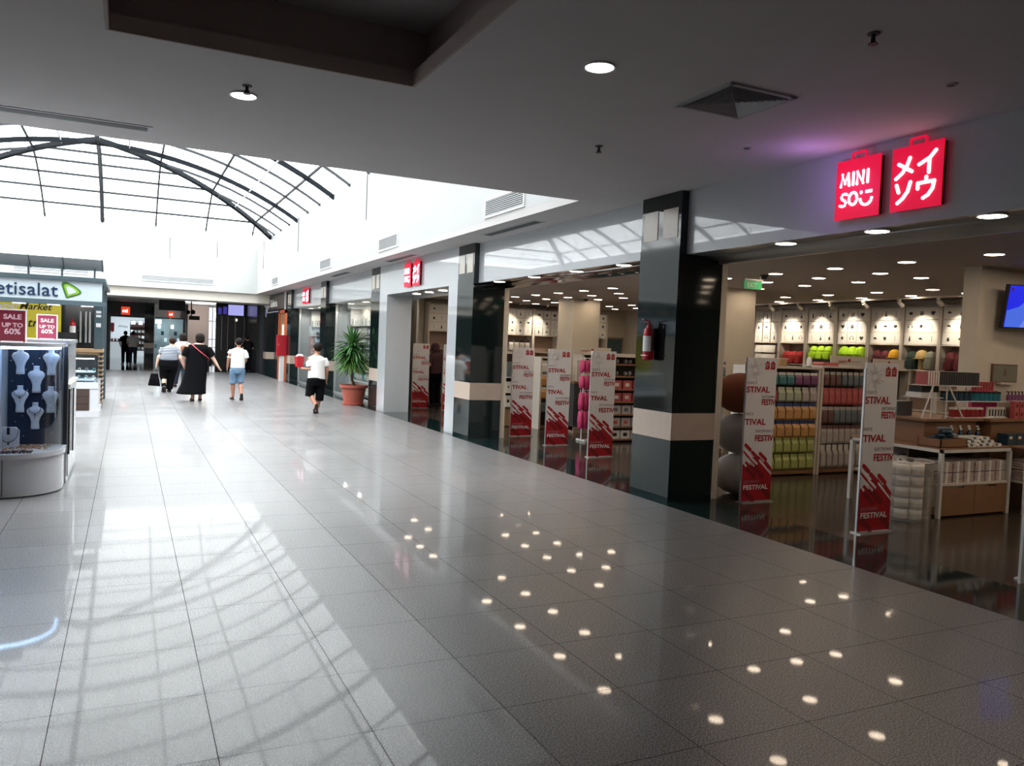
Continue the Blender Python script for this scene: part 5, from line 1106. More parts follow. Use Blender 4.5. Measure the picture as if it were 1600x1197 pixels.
person('boy in a white t-shirt and black knee shorts holding a red box', (3.66, 17.25, 0), 0.03, dict(
    skin='skin_tan', hair=hair_short, hairm='hair_dark', head=(0.02, 0.03, 1.405, 0.105), neck=(-0.02, 0.0, 1.25), nr=0.052, hs=0.92,
    torso=[(0.72, 0.15, 0.11, 0, 0), (0.85, 0.16, 0.12, 0, 0), (1.0, 0.155, 0.11, -0.005, 0), (1.13, 0.165, 0.11, -0.01, 0), (1.22, 0.145, 0.08, -0.01, 0), (1.27, 0.055, 0.055, -0.01, 0)],
    legs=[leg(-0.085, 0, 0.74, -0.12, 0.05, 0.44, -0.03, -0.13, 0.20, (-0.035, -0.12, 0.05), (0.09, 0.062, 0.056, 0.034), (0.1, -0.9, -0.42)), leg(0.085, 0, 0.74, 0.09, 0.02, 0.42, 0.045, 0.05, 0.075, (0.055, 0.24, 0.03), (0.09, 0.062, 0.056, 0.034))],
    arms=[dict(p=[(-0.16, 0, 1.19), (-0.15, -0.06, 0.95), (-0.31, 0.09, 0.96)], r=[0.048, 0.042, 0.028], side=(0, 0.2, 1), curl=0.7, hd=(-0.3, 1, 0.15)), dict(p=[(0.17, 0, 1.19), (0.225, 0.0, 0.94), (0.235, 0.06, 0.73)], r=[0.048, 0.04, 0.026], side=(0, 1, 0))],
    clothes=[dict(name='tee_shirt', m='tee_white', rings=[[(0.74, 0.185, 0.145, 0.005, 0), (0.90, 0.18, 0.138, 0, 0), (1.06, 0.18, 0.13, -0.005, 0), (1.15, 0.182, 0.125, -0.01, 0), (1.215, 0.155, 0.095, -0.01, 0), (1.25, 0.08, 0.065, -0.01, 0)]], tubes=[([(-0.14, 0, 1.18), (-0.17, -0.02, 1.10), (-0.165, -0.04, 1.0)], [0.068, 0.07, 0.07]), ([(0.15, 0, 1.18), (0.195, 0, 1.10), (0.215, 0, 1.02)], [0.066, 0.07, 0.068])]),
        dict(name='knee_shorts', m='cloth_black', rings=[[(0.60, 0.165, 0.125, 0, 0), (0.72, 0.185, 0.15, 0, 0), (0.80, 0.175, 0.14, 0, 0)]], tubes=[([(-0.095, 0, 0.72), (-0.11, 0.04, 0.52), (-0.125, 0.04, 0.36)], [0.108, 0.10, 0.096]), ([(0.095, 0, 0.72), (0.095, 0.02, 0.5), (0.085, 0.02, 0.27)], [0.108, 0.095, 0.085])])],
    sandal=True))
t = thing('snack_box', 'red snack box with white top held by the boy in black shorts', 'box', (3.315, 17.37, 0.99), 0.3)
MB().rings([[(-0.065, -0.05, 0), (0.065, -0.05, 0), (0.065, 0.05, 0), (-0.065, 0.05, 0)], [(-0.085, -0.065, 0.22), (0.085, -0.065, 0.22), (0.085, 0.065, 0.22), (-0.085, 0.065, 0.22)]]).build('carton', 'print_red', t)
mb = MB()
for k in range(14): mb.ball((random.uniform(-.06, .06), random.uniform(-.045, .045), 0.225+random.uniform(0, .025)), 0.024, n=7, m=5)
mb.build('popcorn', 'carton_white', t)
def stander(label, loc, rz, top, bottom, hr=hair_short, skin='skin_tan', hm='hair_dark', scarf=False, g='people standing in the distance'):
    return person(label, loc, rz, dict(skin=skin, hair=hr, hairm=hm, head=(0.0, 0.05, 1.50, 0.10), neck=(0, 0.02, 1.37), nr=0.052,
        torso=[(0.80, 0.16, 0.11, 0, 0), (0.95, 0.165, 0.12, 0, 0), (1.15, 0.165, 0.12, 0, 0), (1.28, 0.18, 0.11, 0, 0), (1.36, 0.15, 0.08, 0, 0.01), (1.40, 0.055, 0.05, 0, 0.02)],
        legs=[leg(-0.09, 0, 0.84, -0.10, 0.02, 0.48, -0.10, 0, 0.075, (-0.12, 0.2, 0.03)), leg(0.09, 0, 0.84, 0.10, 0.02, 0.48, 0.10, 0, 0.075, (0.12, 0.2, 0.03))],
        arms=[dict(p=[(-0.19, 0, 1.32), (-0.25, 0.0, 1.06), (-0.20, 0.17, 0.92)], r=[0.05, 0.042, 0.027], side=(0.3, 0.4, 1)), dict(p=[(0.19, 0, 1.32), (0.25, 0.0, 1.06), (0.20, 0.17, 0.92)], r=[0.05, 0.042, 0.027], side=(-0.3, 0.4, 1))],
        clothes=[dict(name='shirt', m=top, v=0.016, rings=[[(0.85, 0.195, 0.14, 0, 0), (1.1, 0.19, 0.14, 0, 0), (1.28, 0.205, 0.13, 0, 0), (1.36, 0.17, 0.10, 0, 0.01), (1.395, 0.08, 0.065, 0, 0.02)]], tubes=[([(-0.17, 0, 1.32), (-0.235, 0, 1.12)], [0.07, 0.066]), ([(0.17, 0, 1.32), (0.235, 0, 1.12)], [0.07, 0.066])]),
            dict(name='trousers', m=bottom, v=0.016, rings=[[(0.74, 0.17, 0.13, 0, 0), (0.9, 0.185, 0.14, 0, 0)]], tubes=[([(-0.09, 0, 0.84), (-0.10, 0.02, 0.48), (-0.10, 0, 0.09)], [0.105, 0.078, 0.07]), ([(0.09, 0, 0.84), (0.10, 0.02, 0.48), (0.10, 0, 0.09)], [0.105, 0.078, 0.07])])],
        sandal=False), g)
stander('man in a loose pale grey shirt standing before the dark floored shop', (0.22, 42.0, 0), 0.0, 'cloth_grey', 'denim_dark')
stander('person in black standing just left of the man in the pale shirt', (-0.10, 42.7, 0), 0.2, 'cloth_black', 'cloth_black')
stander('person in black seen in the distance beside the dark shop glass', (4.75, 36.7, 0), 0.4, 'cloth_black', 'cloth_black')
stander('person in dark clothes and mauve headscarf inside the white portal doorway', (7.00, 18.93, 0), 0.5, 'mauve', 'cloth_black', hair_long, 'skin_light', 'mauve')

#=SECTION display windows
mat_glass('shop_glass', (0.92, 0.95, 0.95), 0.35)
mat('pot_red', (0.36, 0.085, 0.055), 0.5, noise=(5, 0.12)); mat('soil', (0.03, 0.02, 0.015), 0.9); mat('trunk', (0.12, 0.075, 0.045), 0.8, noise=(30, 0.3)); mat('leaf', (0.045, 0.15, 0.030), 0.42, noise=(4, 0.35)); mat('leaf_light', (0.12, 0.26, 0.05), 0.45, noise=(4, 0.3))
mat('orange_frame', (0.45, 0.09, 0.02), 0.4); mat('lit_white', (1, 1, 1), em=(0.9, 0.96, 1.0), es=2.2); mat('yarn_teal', (0.02, 0.20, 0.25), 0.8); mat('yarn_yellow', (0.55, 0.42, 0.10), 0.8); mat('yarn_cream', (0.60, 0.56, 0.46), 0.8); mat('yarn_grey', (0.28, 0.28, 0.32), 0.8)
wn_ = {4: ('window_2', 'with the potted palm'), 5: ('window_3', 'nearest the red cabinet')}
for i in (4, 5):
    a, b = PY[i][1], PY[i+1][0]; wr = sroot(wn_[i][0])
    MB().box(5.60, 5.612, a, b, 0.06, ZF).build('glass', 'shop_glass', wr)
    mb = MB(); mb.box(5.57, 5.64, a, b, 0, 0.06); mb.box(5.57, 5.64, a, a+0.04, 0.06, ZF); mb.box(5.57, 5.64, b-0.04, b, 0.06, ZF); mb.build('frame', 'alu', wr)
    MB().box(XF+0.06, 6.5, a, b, ZF, ZF+0.03).build('soffit', 'white_wall', wr)
    struct(MB().box(6.45, 6.5, a, b, 0, ZF).build('wall_display_%d' % i, 'white_wall')); struct(MB().box(5.65, 6.45, b-0.03, b, 0, ZF).build('wall_display_side_%d' % i, 'gloss_white'))
    for k in range(3):
        warm(5.80, a+0.8+1.6*k, ZF-0.001, 'small round downlight over the goods in the display window '+wn_[i][1], 'downlights in the display window '+wn_[i][1])
    r = thing('goods_rack', 'white wall rack of goods in the display window '+wn_[i][1], 'shelving', (5.97, a+0.02, 0), 0, 'white wall racks in the display windows')
    L_ = b-a-0.25; MB().box(0.30, 0.33, 0, L_, 0, 2.6).build('back_panel', 'shelf_white', r)
    for z in (0.1, 0.42, 0.74, 1.06, 1.38, 1.70, 2.02): MB().box(0, 0.30, 0, L_, z, z+0.018).build('shelf', 'white_metal', r)
    for y in (0, L_-0.03): MB().box(0, 0.30, y, y+0.03, 0, 2.6).build('upright', 'white_metal', r)
    for j, z in enumerate((2.04,)):
        for k in range(12):
            kd = IK[(k*5+i) % 11]
            storage_box(kd, (5.975, b-0.48-k*(L_-0.3)/12, z), -PI/2, f'white printed box in the top row of the display window {wn_[i][1]}', 'printed boxes in the display window '+wn_[i][1], w_=0.30, h=0.30) if False else storage_box(kd, (5.975, b-0.50-k*(L_-0.3)/12, z), -PI/2, f'white box with {kd} print in the display window {wn_[i][1]}', 'printed boxes in the display window '+wn_[i][1], w_=0.23)
    cols = ['yarn_teal', 'yarn_yellow', 'yarn_cream', 'yarn_grey', 'yarn_cream', 'yarn_yellow'] if i == 4 else ['yarn_grey', 'pack_teal', 'denim_light', 'yarn_grey', 'pack_white', 'tin_blue']
    cn = ['teal', 'mustard', 'cream', 'grey', 'cream', 'mustard'] if i == 4 else ['grey', 'teal', 'blue', 'grey', 'white', 'teal']
    bs = {}
    for j, z in enumerate((0.44, 0.76, 1.08, 1.40, 1.72)):
        for k in range(13):
            q = (k*2+j) % 6 if j < 2 or i == 5 else (2 if k % 4 else 3)
            loc = (6.09, a+0.25+k*(L_-0.4)/12.5, z+0.0185)
            lb = f'{cn[q]} rolled bundle on shelf {["one","two","three","four","five"][j]} of the display window {wn_[i][1]}'
            gg_ = 'rolled bundles in the display window '+wn_[i][1]
            if q not in bs:
                t = thing('rolled_bundle', lb, 'rolled goods', loc, 0, gg_)
                mb = MB(); mb.ball((0, 0, 0.125), 0.10, 0.145, 0.125, 12, 8); mb.build('roll', cols[q], t); mb = MB(); mb.lathe([(0.03, 0), (0.11, 0.10), (0.11, 0.13), (0.03, 0.2)], n=10, caps=False); 
                MB().tube([(-0.101, 0.0, 0.125), (-0.1025, 0.0, 0.125)], 0.05, 10).build('paper_label', 'paper', t); bs[q] = t
            else: dup(bs[q], loc, 0, lb, gg_)
# floor of the display bays
tag(MB().box(5.66, 5.92, 24.7, 25.4, 0, 0.5).build('low_case', 'white_wall'), 'low white case at the near end of the window nearest the red cabinet', 'case')

# potted palm
t = thing('potted_palm', 'large spiky green potted palm in a terracotta coloured pot by the display window', 'plant', (5.08, 19.55, 0))
MB().lathe([(0.24, 0), (0.24, 0.05), (0.235, 0.055), (0.30, 0.40), (0.30, 0.43), (0.345, 0.43), (0.355, 0.50), (0.33, 0.50), (0.31, 0.44)], n=32).build('pot', 'pot_red', t)
MB().lathe([(0.27, 0), (0.285, 0.05), (0.26, 0.055)], n=32).build('saucer', 'pot_red', t)
MB().lathe([(0.30, 0.44), (0.12, 0.47), (0.01, 0.475)], n=20).build('soil', 'soil', t)
mb = MB(); mb.smooth = True; mb.tube([(0.02, 0, 0.46), (-0.05, 0, 0.62), (-0.07, 0, 0.85), (-0.06, 0, 1.15), (-0.05, 0.02, 1.45)], [0.04, 0.035, 0.033, 0.032, 0.028], 10); mb.build('trunk', 'trunk', t)
rnd = random.Random(5)
for part, m, cz, n, lo, hi, ln in (('leaf_crown', 'leaf', 1.42, 170, -0.45, 1.3, 0.62), ('leaf_crown', 'leaf_light', 1.14, 140, -0.7, 0.6, 0.50), ('leaf_crown', 'leaf', 1.2, 110, -0.6, 0.9, 0.58)):
    mb = MB()
    for k in range(n):
        az = rnd.random()*2*PI; el = rnd.uniform(lo, hi); L_ = ln*rnd.uniform(0.75, 1.05); w_ = 0.020*rnd.uniform(0.8, 1.3)
        p = Vector((-0.06, 0, cz+rnd.uniform(-0.12, 0.12))); d = Vector((math.cos(az)*math.cos(el), math.sin(az)*math.cos(el), math.sin(el))); sd = Vector((-math.sin(az), math.cos(az), 0))
        prev = None; N_ = 5
        for q in range(N_+1):
            u = q/N_; droop = -0.38*L_*u*u*max(0.15, math.cos(el)); c_ = p+d*L_*u+Vector((0, 0, droop)); ww = w_*(0.6+1.2*u)*(1-u**3)+0.0008
            cur = (c_-sd*ww, c_+Vector((0, 0, -ww*0.5)), c_+sd*ww)
            if prev: mb.face([prev[0], prev[1], cur[1], cur[0]]); mb.face([prev[1], prev[2], cur[2], cur[1]])
            prev = cur
    mb.build(part, m, t)

# cosmetics shop with orange door frame, red cabinet
a, b = PY[6][1], PY[7][0]
r = sroot('wall_shopfront'); MB().box(5.62, 5.7, 32.4, b, 0, ZF).build('dark_front', 'dark_panel', r); MB().box(6.4, 6.5, a, b, 0, ZF).build('inner_wall', 'wood_dark', r)
t = thing('shop_sign', 'dark shop sign board with white lettering beside the red cabinet', 'sign', (5.28, 34.9, 2.70), -PI/2)
MB().box(0, 4.4, 0, 0.08, 0, 0.58).build('panel', 'wood_dark', t); MB().box(0.0, 0.06, -0.06, 0, -0.05, 0.6).build('edge_strip', 'white_plastic', t); MB().box(4.34, 4.4, -0.06, 0, -0.05, 0.6).build('edge_strip', 'white_plastic', t)
text_mesh('lettering', 'Galleria', 0.42, 'carton_white', t, (0.75, -0.01, 0.12), (PI/2, 0, 0), 0.01, bold=0.008, sx=1.3); mb = MB(); mb.tube([(0.42+0.2*math.cos(2*PI*k/20+0.6), -0.01, 0.28+0.19*math.sin(2*PI*k/20+0.6)) for k in range(18)], 0.018, 6); mb.build('logo_ring', 'carton_white', t)
t = thing('door_frame', 'orange framed shop door behind the red cabinet', 'door frame', (5.30, 32.0, 0)); mb = MB(); mb.box(0, 0.12, 0, 0.25, 0, ZF-0.02); mb.box(0, 0.12, -1.2, -1.1, 0, ZF-0.02); mb.box(0, 0.12, -1.2, 0.25, ZF-0.14, ZF-0.02); mb.build('frame', 'orange_frame', t)
MB().box(0.04, 0.07, -1.1, 0.0, 0.02, ZF-0.14).build('door_panel', 'wood_mid', t); MB().box(0.0, 0.04, -0.2, -0.16, 0.9, 1.3).build('handle', 'alu', t); MB().box(0.02, 0.04, -0.95, -0.5, 1.6, 2.1).build('notice', 'paper', t)
t = thing('hose_cabinet', 'red metal wall cabinet on a white stand beside the black pillar', 'cabinet', (4.93, 30.05, 0))
MB().box(0, 0.34, 0, 0.30, 0.93, 1.69).build('body', 'red_plastic', t); MB().box(0.02, 0.32, -0.012, 0, 0.95, 1.67).build('door', 'red_plastic', t); MB().box(0.03, 0.045, -0.03, -0.012, 1.3, 1.38).build('handle', 'alu', t); MB().box(0.10, 0.26, 0.05, 0.2, 0, 0.93).build('stand', 'white_plastic', t)

#=SECTION far hall
mat('mi_wall', (0.55, 0.62, 0.66), 0.5); mat('mi_glow', (1, 1, 1), em=(0.75, 0.9, 1.0), es=0.42); mat('day_glass', (1, 1, 1), em=(0.92, 0.95, 1.0), es=0.95); mat('mi_orange', (0.6, 0.06, 0.01), em=(0.80, 0.07, 0.02), es=0.9); mat('screen_lilac', (0, 0, 0), em=(0.45, 0.45, 0.95), es=0.9); mat('screen_dim', (0, 0, 0), em=(0.05, 0.04, 0.30), es=0.9); mat('lamp_small', (1, 1, 1), em=(1, 0.9, 0.75), es=1.2)  # far shop: bluish glow put into wall, counter and goods, which are no lamps
mat('lit_beige', (0.62, 0.50, 0.45), 0.6)
struct(MB().box(-9, 9, 61.9, 62, 0, 3.4).build('wall_hall_end', 'dark_panel')); struct(MB().box(8.9, 9, 36.4, 62, 0, 3.4).build('wall_hall_right', 'dark_panel'))
struct(MB().box(5.2, 9.0, 36.4, 36.6, 0, 3.34).build('wall_hall_near', 'dark_panel'))
F = 52.0
r = sroot('wall_far_shops')
MB().box(-6, -0.95, F, F+0.2, 0, 3.4).build('dark_front', 'dark_panel', r); MB().box(-0.95, 1.35, F, F+0.2, 2.42, 3.4).build('fascia', 'dark_panel', r)
MB().box(0.86, 1.38, F-0.1, F+0.2, 0, 3.4).build('pier', 'black_granite', r); MB().box(0.85, 1.39, F-0.12, F-0.1, 0.66, 0.96).build('stone_band', 'beige_stone', r)
MB().box(1.38, 2.6, 44.0, 44.3, 2.74, 3.3).build('hanging_fascia', 'dark_panel', r)
MB().box(-1.0, 0.95, 57.0, 57.1, 0, 3.2).build('inner_wall', 'mi_glow', r)
MB().box(1.38, 3.4, F+0.05, F+0.1, 2.5, 3.3).build('grey_fascia', 'vent_grey', r)
MB().box(3.15, 4.3, F-1.5, F-0.5, 0, 3.3).build('cream_column', 'lit_beige', r)
MB().box(1.38, 3.2, 56.0, 56.1, 0, 2.5).build('inner_wall', 'mi_wall', r)
t = thing('shop_window', 'tall glass shop window with pale blue light in the far hall', 'shop window', (1.38, F, 0)); MB().box(0, 1.75, 0, 0.02, 0, 2.5).build('glass', 'clear_glass', t)
for x in (0, 0.86, 1.72): MB().box(x, x+0.04, -0.03, 0.03, 0, 2.5).build('mullion', 'alu', t)
MB().box(0.15, 0.5, 3.0, 3.02, 2.15, 2.4).build('light_panel', 'lit_white', t)
for k in range(9):
    x, z = 1.5+0.19*k, 0.6+0.42*(k*7 % 4)
    tag(MB().box(x, x+0.16, 55.2, 55.5, z, z+0.25).build('shelf_goods', ['pack_teal', 'lit_white', 'navy', 'mi_glow'][k % 4]), 'blurred bright product block behind the far glass window', 'goods', 'product blocks behind the far glass window')  # white and pale blocks glow by emission to look lit
def misign(x, y, z, s_, label):
    t = thing('square_sign', label, 'sign', (x, y, z), 0, 'small square orange red signs in the far hall'); MB().box(0, s_, -0.06, 0, 0, s_).build('box', 'mi_orange', t)
    text_mesh('lettering', 'mi', s_*0.62, 'sign_white', t, (s_*0.14, -0.065, s_*0.30), (PI/2, 0, 0), 0.004, bold=0.006)
misign(-0.38, F-0.02, 2.56, 0.46, 'square orange red sign with white letters over the far black shopfront'); misign(2.15, F-0.02, 2.56, 0.30, 'smaller square orange red sign over the far glass window')
t = thing('counter', 'pale shop counter with goods inside the far black shopfront', 'counter', (-0.95, F+1.2, 0)); MB().box(0, 0.75, 0, 0.5, 0, 0.95).build('body', 'mi_glow', t); MB().box(-0.02, 0.8, -0.03, 0.53, 0.95, 1.0).build('top', 'dark_panel', t)
for k in range(4): tag(MB().box(-0.92+0.18*k, -0.80+0.18*k, F+1.3, F+1.45, 1.0, 1.14).build('counter_goods', 'pack_rose'), 'small rose package on the far shop counter', 'package', 'rose packages on the far shop counter')
t = thing('wall_shelf_unit', 'dark shelf unit of products inside the far black shopfront', 'shelving', (0.10, F+3.0, 0)); MB().box(0, 0.9, 0.3, 0.34, 0.4, 2.15).build('back_panel', 'pack_brown', t)
for z in (0.45, 0.8, 1.15, 1.5, 1.85): MB().box(0, 0.9, 0, 0.3, z, z+0.03).build('shelf', 'dark_panel', t)
for k in range(16): tag(MB().box(0.14+0.21*(k % 4), 0.28+0.21*(k % 4), F+3.03, F+3.15, 0.48+0.35*(k//4), 0.48+0.35*(k//4)+0.16).build('product_box', ['lit_beige', 'carton_white', 'vent_grey', 'mi_glow'][(k*3+k//4) % 4]), 'small product on the far dark shelf unit', 'product', 'products on the far dark shelf unit')
t = thing('picture_frame', 'two small frames on top of the far dark shelf unit', 'frame', (0.12, F+3.1, 2.0)); mb = MB(); mb.box(0, 0.32, 0, 0.02, 0, 0.3); mb.box(0.42, 0.72, 0, 0.02, 0, 0.3); mb.build('frames', 'dark_panel', t); mb = MB(); mb.box(0.03, 0.29, -0.005, 0, 0.03, 0.27); mb.box(0.45, 0.69, -0.005, 0, 0.03, 0.27); mb.build('pictures', 'mi_glow', t)
t = thing('wall_pennant', 'small dark red pennant on the pale wall inside the far shop', 'pennant', (-1.0, F+4.9, 1.5)); MB().prism([(0, 0.1), (0.1, 0), (0.2, 0.1), (0.2, 0.6), (0, 0.6)], 0, 0.02, 'y').build('cloth', 'print_dark_red', t)
tag(text_mesh('wall_lettering', 'Mi Shop', 0.16, 'ink', None, (-0.55, F+4.93, 1.85), (PI/2, 0, 0), 0.003), 'small dark lettering on the pale wall inside the far shop', 'lettering')
win = sroot('window_4', (4.3, F-0.2, 0)); MB().box(0, 0.95, 0, 0.03, 0.3, 3.25).build('daylight_pane', 'day_glass', win)
for x in (0, 0.3, 0.62, 0.93): MB().box(x, x+0.03, -0.05, 0, 0.0, 3.25).build('mullion', 'dark_panel', win)
for z in (0.3, 0.8, 1.3, 2.4): MB().box(0, 0.95, -0.05, 0, z, z+0.03).build('transom', 'dark_panel', win)
t = thing('strip_light', 'long bright ceiling strip in the far hall', 'ceiling light', (2.6, 45.0, 3.26)); MB().box(0, 2.2, 0, 0.6, 0, 0.03).build('diffuser', 'lit_white', t); MB().box(-0.03, 2.23, -0.03, 0.63, 0.03, 0.04).build('frame', 'alu', t)
t = thing('projector', 'black ceiling projector hanging in the far hall', 'projector', (2.70, 44.0, 2.32)); MB().box(0.1, 0.6, 0, 0.3, 0, 0.2).build('body', 'black_plastic', t); MB().tube([(0.2, 0.1, 0.2), (0.2, 0.1, 0.98)], 0.03, 8).build('pole', 'black_metal', t); mb = MB(); mb.ball((0.05, 0.1, 0.38), 0.11); mb.ball((0.28, 0.1, 0.40), 0.12); mb.build('brackets', 'black_plastic', t)
# dark dining corner with screens
r = sroot('wall_dark_corner'); MB().box(3.75, 5.2, 40.3, 40.5, 0, 3.3).build('dark_front', 'dark_panel', r); MB().box(5.1, 5.2, 36.6, 40.5, 0, 3.3).build('dark_side', 'dark_panel', r)
for k, (x0, x1, z0, z1, m, l) in enumerate(((4.28, 4.98, 2.56, 3.06, 'screen_lilac', 'bright lilac screen'), (4.05, 4.22, 2.60, 2.95, 'screen_dim', 'dim violet middle screen'), (3.83, 3.98, 2.58, 2.90, 'screen_dim', 'dim violet leftmost screen'))):
    t = thing('wall_screen', l+' high on the dark far corner', 'screen', (x0, 40.2, z0), 0, 'wall screens on the dark far corner'); MB().box(0, x1-x0, 0, 0.06, 0, z1-z0).build('screen', m, t); MB().box(-0.02, x1-x0+0.02, 0.01, 0.08, -0.02, z1-z0+0.02).build('bezel', 'black_plastic', t)
t = thing('wall_lamp', 'small square warm lamp on the dark far corner', 'lamp', (4.60, 40.2, 2.28)); MB().box(0, 0.10, 0, 0.05, 0, 0.13).build('shade', 'lamp_small', t); MB().box(0.02, 0.08, 0.05, 0.1, 0.03, 0.1).build('mount', 'black_metal', t)
for x in (3.98, 4.26, 4.60, 5.0): tag(MB().box(x, x+0.03, 40.18, 40.24, 0.9, 2.5).build('metal_upright', 'brushed_steel'), 'thin steel upright on the dark far corner', 'upright', 'steel uprights on the dark far corner')
t = thing('dark_planter', 'dark box planter behind the woman in the black dress', 'planter', (2.45, 38.6, 0)); MB().box(0, 0.9, 0, 0.5, 0, 1.0).build('body', 'dark_panel', t); MB().box(-0.02, 0.92, -0.02, 0.52, 1.0, 1.05).build('top', 'dark_panel', t)
for y0_ in (19.9, 25.6):
    for k_ in range(3): light('display_fill', 'SPOT', (5.80, y0_-0.16+1.6*k_, ZF-0.04), 45, (1.0, 0.93, 0.85), 0.04, spot=math.radians(165), blend=0.3)  # unseen spots added to brighten the display window goods
for x_ in (-2.3, -1.7, -1.1): light('kiosk_fill', 'POINT', (x_, 18.3, 2.35), 22, (1, 0.98, 0.95), 0.05)  # unseen point lights added under the canopy to brighten the yellow board
light('far_column_fill', 'POINT', (3.7, 48.0, 2.7), 130, (1, 0.95, 0.9), 0.15)  # unseen point light added to brighten the cream column
light('far_shop_fill', 'AREA', (0.0, 54.5, 3.0), 60, (0.8, 0.92, 1), 1.5); light('far_window_fill', 'AREA', (2.3, 54.0, 2.9), 40, (0.8, 0.95, 1), 1.2)  # hidden area lights added to brighten the far shop interiors

#=SECTION kiosks
mat('kiosk_white', (0.56, 0.57, 0.60), 0.25, coat=0.6); mat('navy_cloth', (0.004, 0.018, 0.05), 0.7); mat('led_blue', (1, 1, 1), em=(0.40, 0.62, 1.0), es=22.0); mat('bust_white', (0.66, 0.66, 0.70), 0.6); mat('bead_dark', (0.02, 0.02, 0.04), 0.25); mat('bead_amber', (0.30, 0.12, 0.05), 0.3); mat('silver', (0.7, 0.7, 0.72), 0.2, metal=1.0)
mat('slate_frame', (0.055, 0.085, 0.10), 0.45); mat('panel_lit', (0.46, 0.53, 0.58), 0.4); mat('logo_navy', (0.008, 0.025, 0.07), 0.5, spec=0.2); mat('logo_green', (0.03, 0.13, 0.015), 0.5); mat('logo_lime', (0.20, 0.38, 0.02), 0.5); mat('sun_yellow', (0.92, 0.78, 0.02), 0.45); mat('sale_red', (0.19, 0.012, 0.030), 0.4); mat('sale_rose', (0.40, 0.05, 0.11), 0.35); mat('sale_pink', (0.66, 0.42, 0.46), 0.5); mat('acrylic', (0.80, 0.80, 0.80), 0.3)
mat_glass('case_glass', (0.94, 0.97, 0.98), 0.3)
def outline(inset, n=28, xl=-2.6, yb=8.62, R_=0.5, xr=-0.55, ye=9.35):
    cx, cy, r_ = xr-R_, yb+R_, R_-inset
    pts = [(xl, yb+inset)]+[(cx+r_*math.sin(PI/2*k/n), cy-r_*math.cos(PI/2*k/n)) for k in range(n+1)]+[(xr-inset, ye)]
    return pts
def wall_along(mb, pts, th, z0, z1):
    R_ = []
    for i, p in enumerate(pts):
        a = Vector(pts[max(i-1, 0)]); b = Vector(pts[min(i+1, len(pts)-1)]); t_ = (b-a).normalized(); n_ = Vector((-t_.y, t_.x))
        q = Vector(p)+n_*th; R_.append([(p[0], p[1], z0), (q.x, q.y, z0), (q.x, q.y, z1), (p[0], p[1], z1)])
    mb.rings(R_)
t = thing('jewellery_showcase', 'curved white kiosk showcase with glass front and necklace busts', 'showcase', (0, 0, 0))
mb = MB(); mb.prism(outline(0.02)+[(-2.6, 9.35)], 0.012, 0.37, 'z'); mb.build('base', 'kiosk_white', t)
MB().prism(outline(0.04)+[(-2.6, 9.35)], 0.0, 0.012, 'z').build('plinth', 'black_metal', t)
MB().prism(outline(0.0)+[(-2.6, 9.35)], 0.37, 0.415, 'z').build('ledge', 'kiosk_white', t)
mb = MB(); mb.box(-1.033, -1.027, 8.634, 8.644, 0.02, 0.365); mb.build('panel_joint', 'black_metal', t)
mb = MB(); wall_along(mb, outline(0.03), 0.008, 0.415, 1.42); mb.build('glass', 'case_glass', t)
MB().prism(outline(0.02)+[(-2.6, 9.35)], 1.42, 1.455, 'z').build('top', 'kiosk_white', t)
mb = MB(); wall_along(mb, [p for p in outline(0.06, xl=-1.02)][:], 0.022, 1.395, 1.418); mb.build('light_strip', 'led_blue', t)
mb = MB(); wall_along(mb, [p for p in outline(0.06, xl=-2.6)][:2], 0.03, 1.385, 1.418)
MB().box(-2.4, -1.13, 8.70, 8.725, 1.395, 1.418).build('light_strip', 'led_blue', t)
MB().box(-1.10, -0.60, 9.40, 9.42, 0.415, 1.42).build('back_panel', 'navy_cloth', t)
mb = MB()
for k in range(30): x = -1.07+0.44*((k*7) % 30)/30; z = 0.5+0.88*((k*11+3) % 30)/30; mb.ball((x, 9.397, z), 0.006, 0.003, 0.006, 6, 4)
mb.build('pearl_dots', 'silver', t)
MB().box(-1.14, -1.08, 8.95, 9.42, 0.415, 1.42).build('door_stile', 'kiosk_white', t); MB().box(-2.5, -1.14, 9.40, 9.42, 0.415, 1.42).build('inner_back', 'kiosk_white', t)
for z in (0.85, 1.28): 
    mb = MB(); mb.box(-1.155, -1.11, 8.935, 8.95, z-0.02, z+0.02); mb.ball((-1.16, 8.94, z+0.02), 0.02); mb.ball((-1.16, 8.94, z-0.02), 0.02); mb.build('hinge', 'black_metal', t)
MB().box(-0.585, -0.55, 9.33, 9.365, 0.37, 1.42).build('corner_post', 'black_metal', t); MB().box(-0.60, -0.545, 9.365, 9.385, 0.34, 1.30).build('edge_strip', 'brushed_steel', t)
def bust(x, y, z, label, s_=1.0):
    t = thing('necklace_bust', label, 'bust', (x, y, z), 0, 'white necklace busts in the showcase')
    mb = MB(); mb.smooth = True
    pr_ = [(0.040, 0), (0.040, 0.03), (0.037, 0.08), (0.052, 0.13), (0.078, 0.175), (0.080, 0.20), (0.062, 0.225), (0.030, 0.238), (0.026, 0.27), (0.030, 0.285)]
    mb.rings([[(r_*s_*math.cos(2*PI*k/18), r_*0.42*s_*math.sin(2*PI*k/18), zz*s_) for k in range(18)] for r_, zz in pr_]); mb.build('bust', 'bust_white', t)
    return t
def necklace(t, w_, dz, m, rb=0.004, n=15, z0=0.215, y_=-0.036):
    mb = MB()
    for k in range(n):
        a = PI*k/(n-1); mb.ball((w_*math.cos(a), y_-0.004*math.sin(a), z0-dz*math.sin(a)), rb, n=6, m=4)
    mb.ball((0, y_-0.006, z0-dz-0.015), rb*1.6, rb, rb*2.2, 6, 5); mb.build('necklace', m, t)
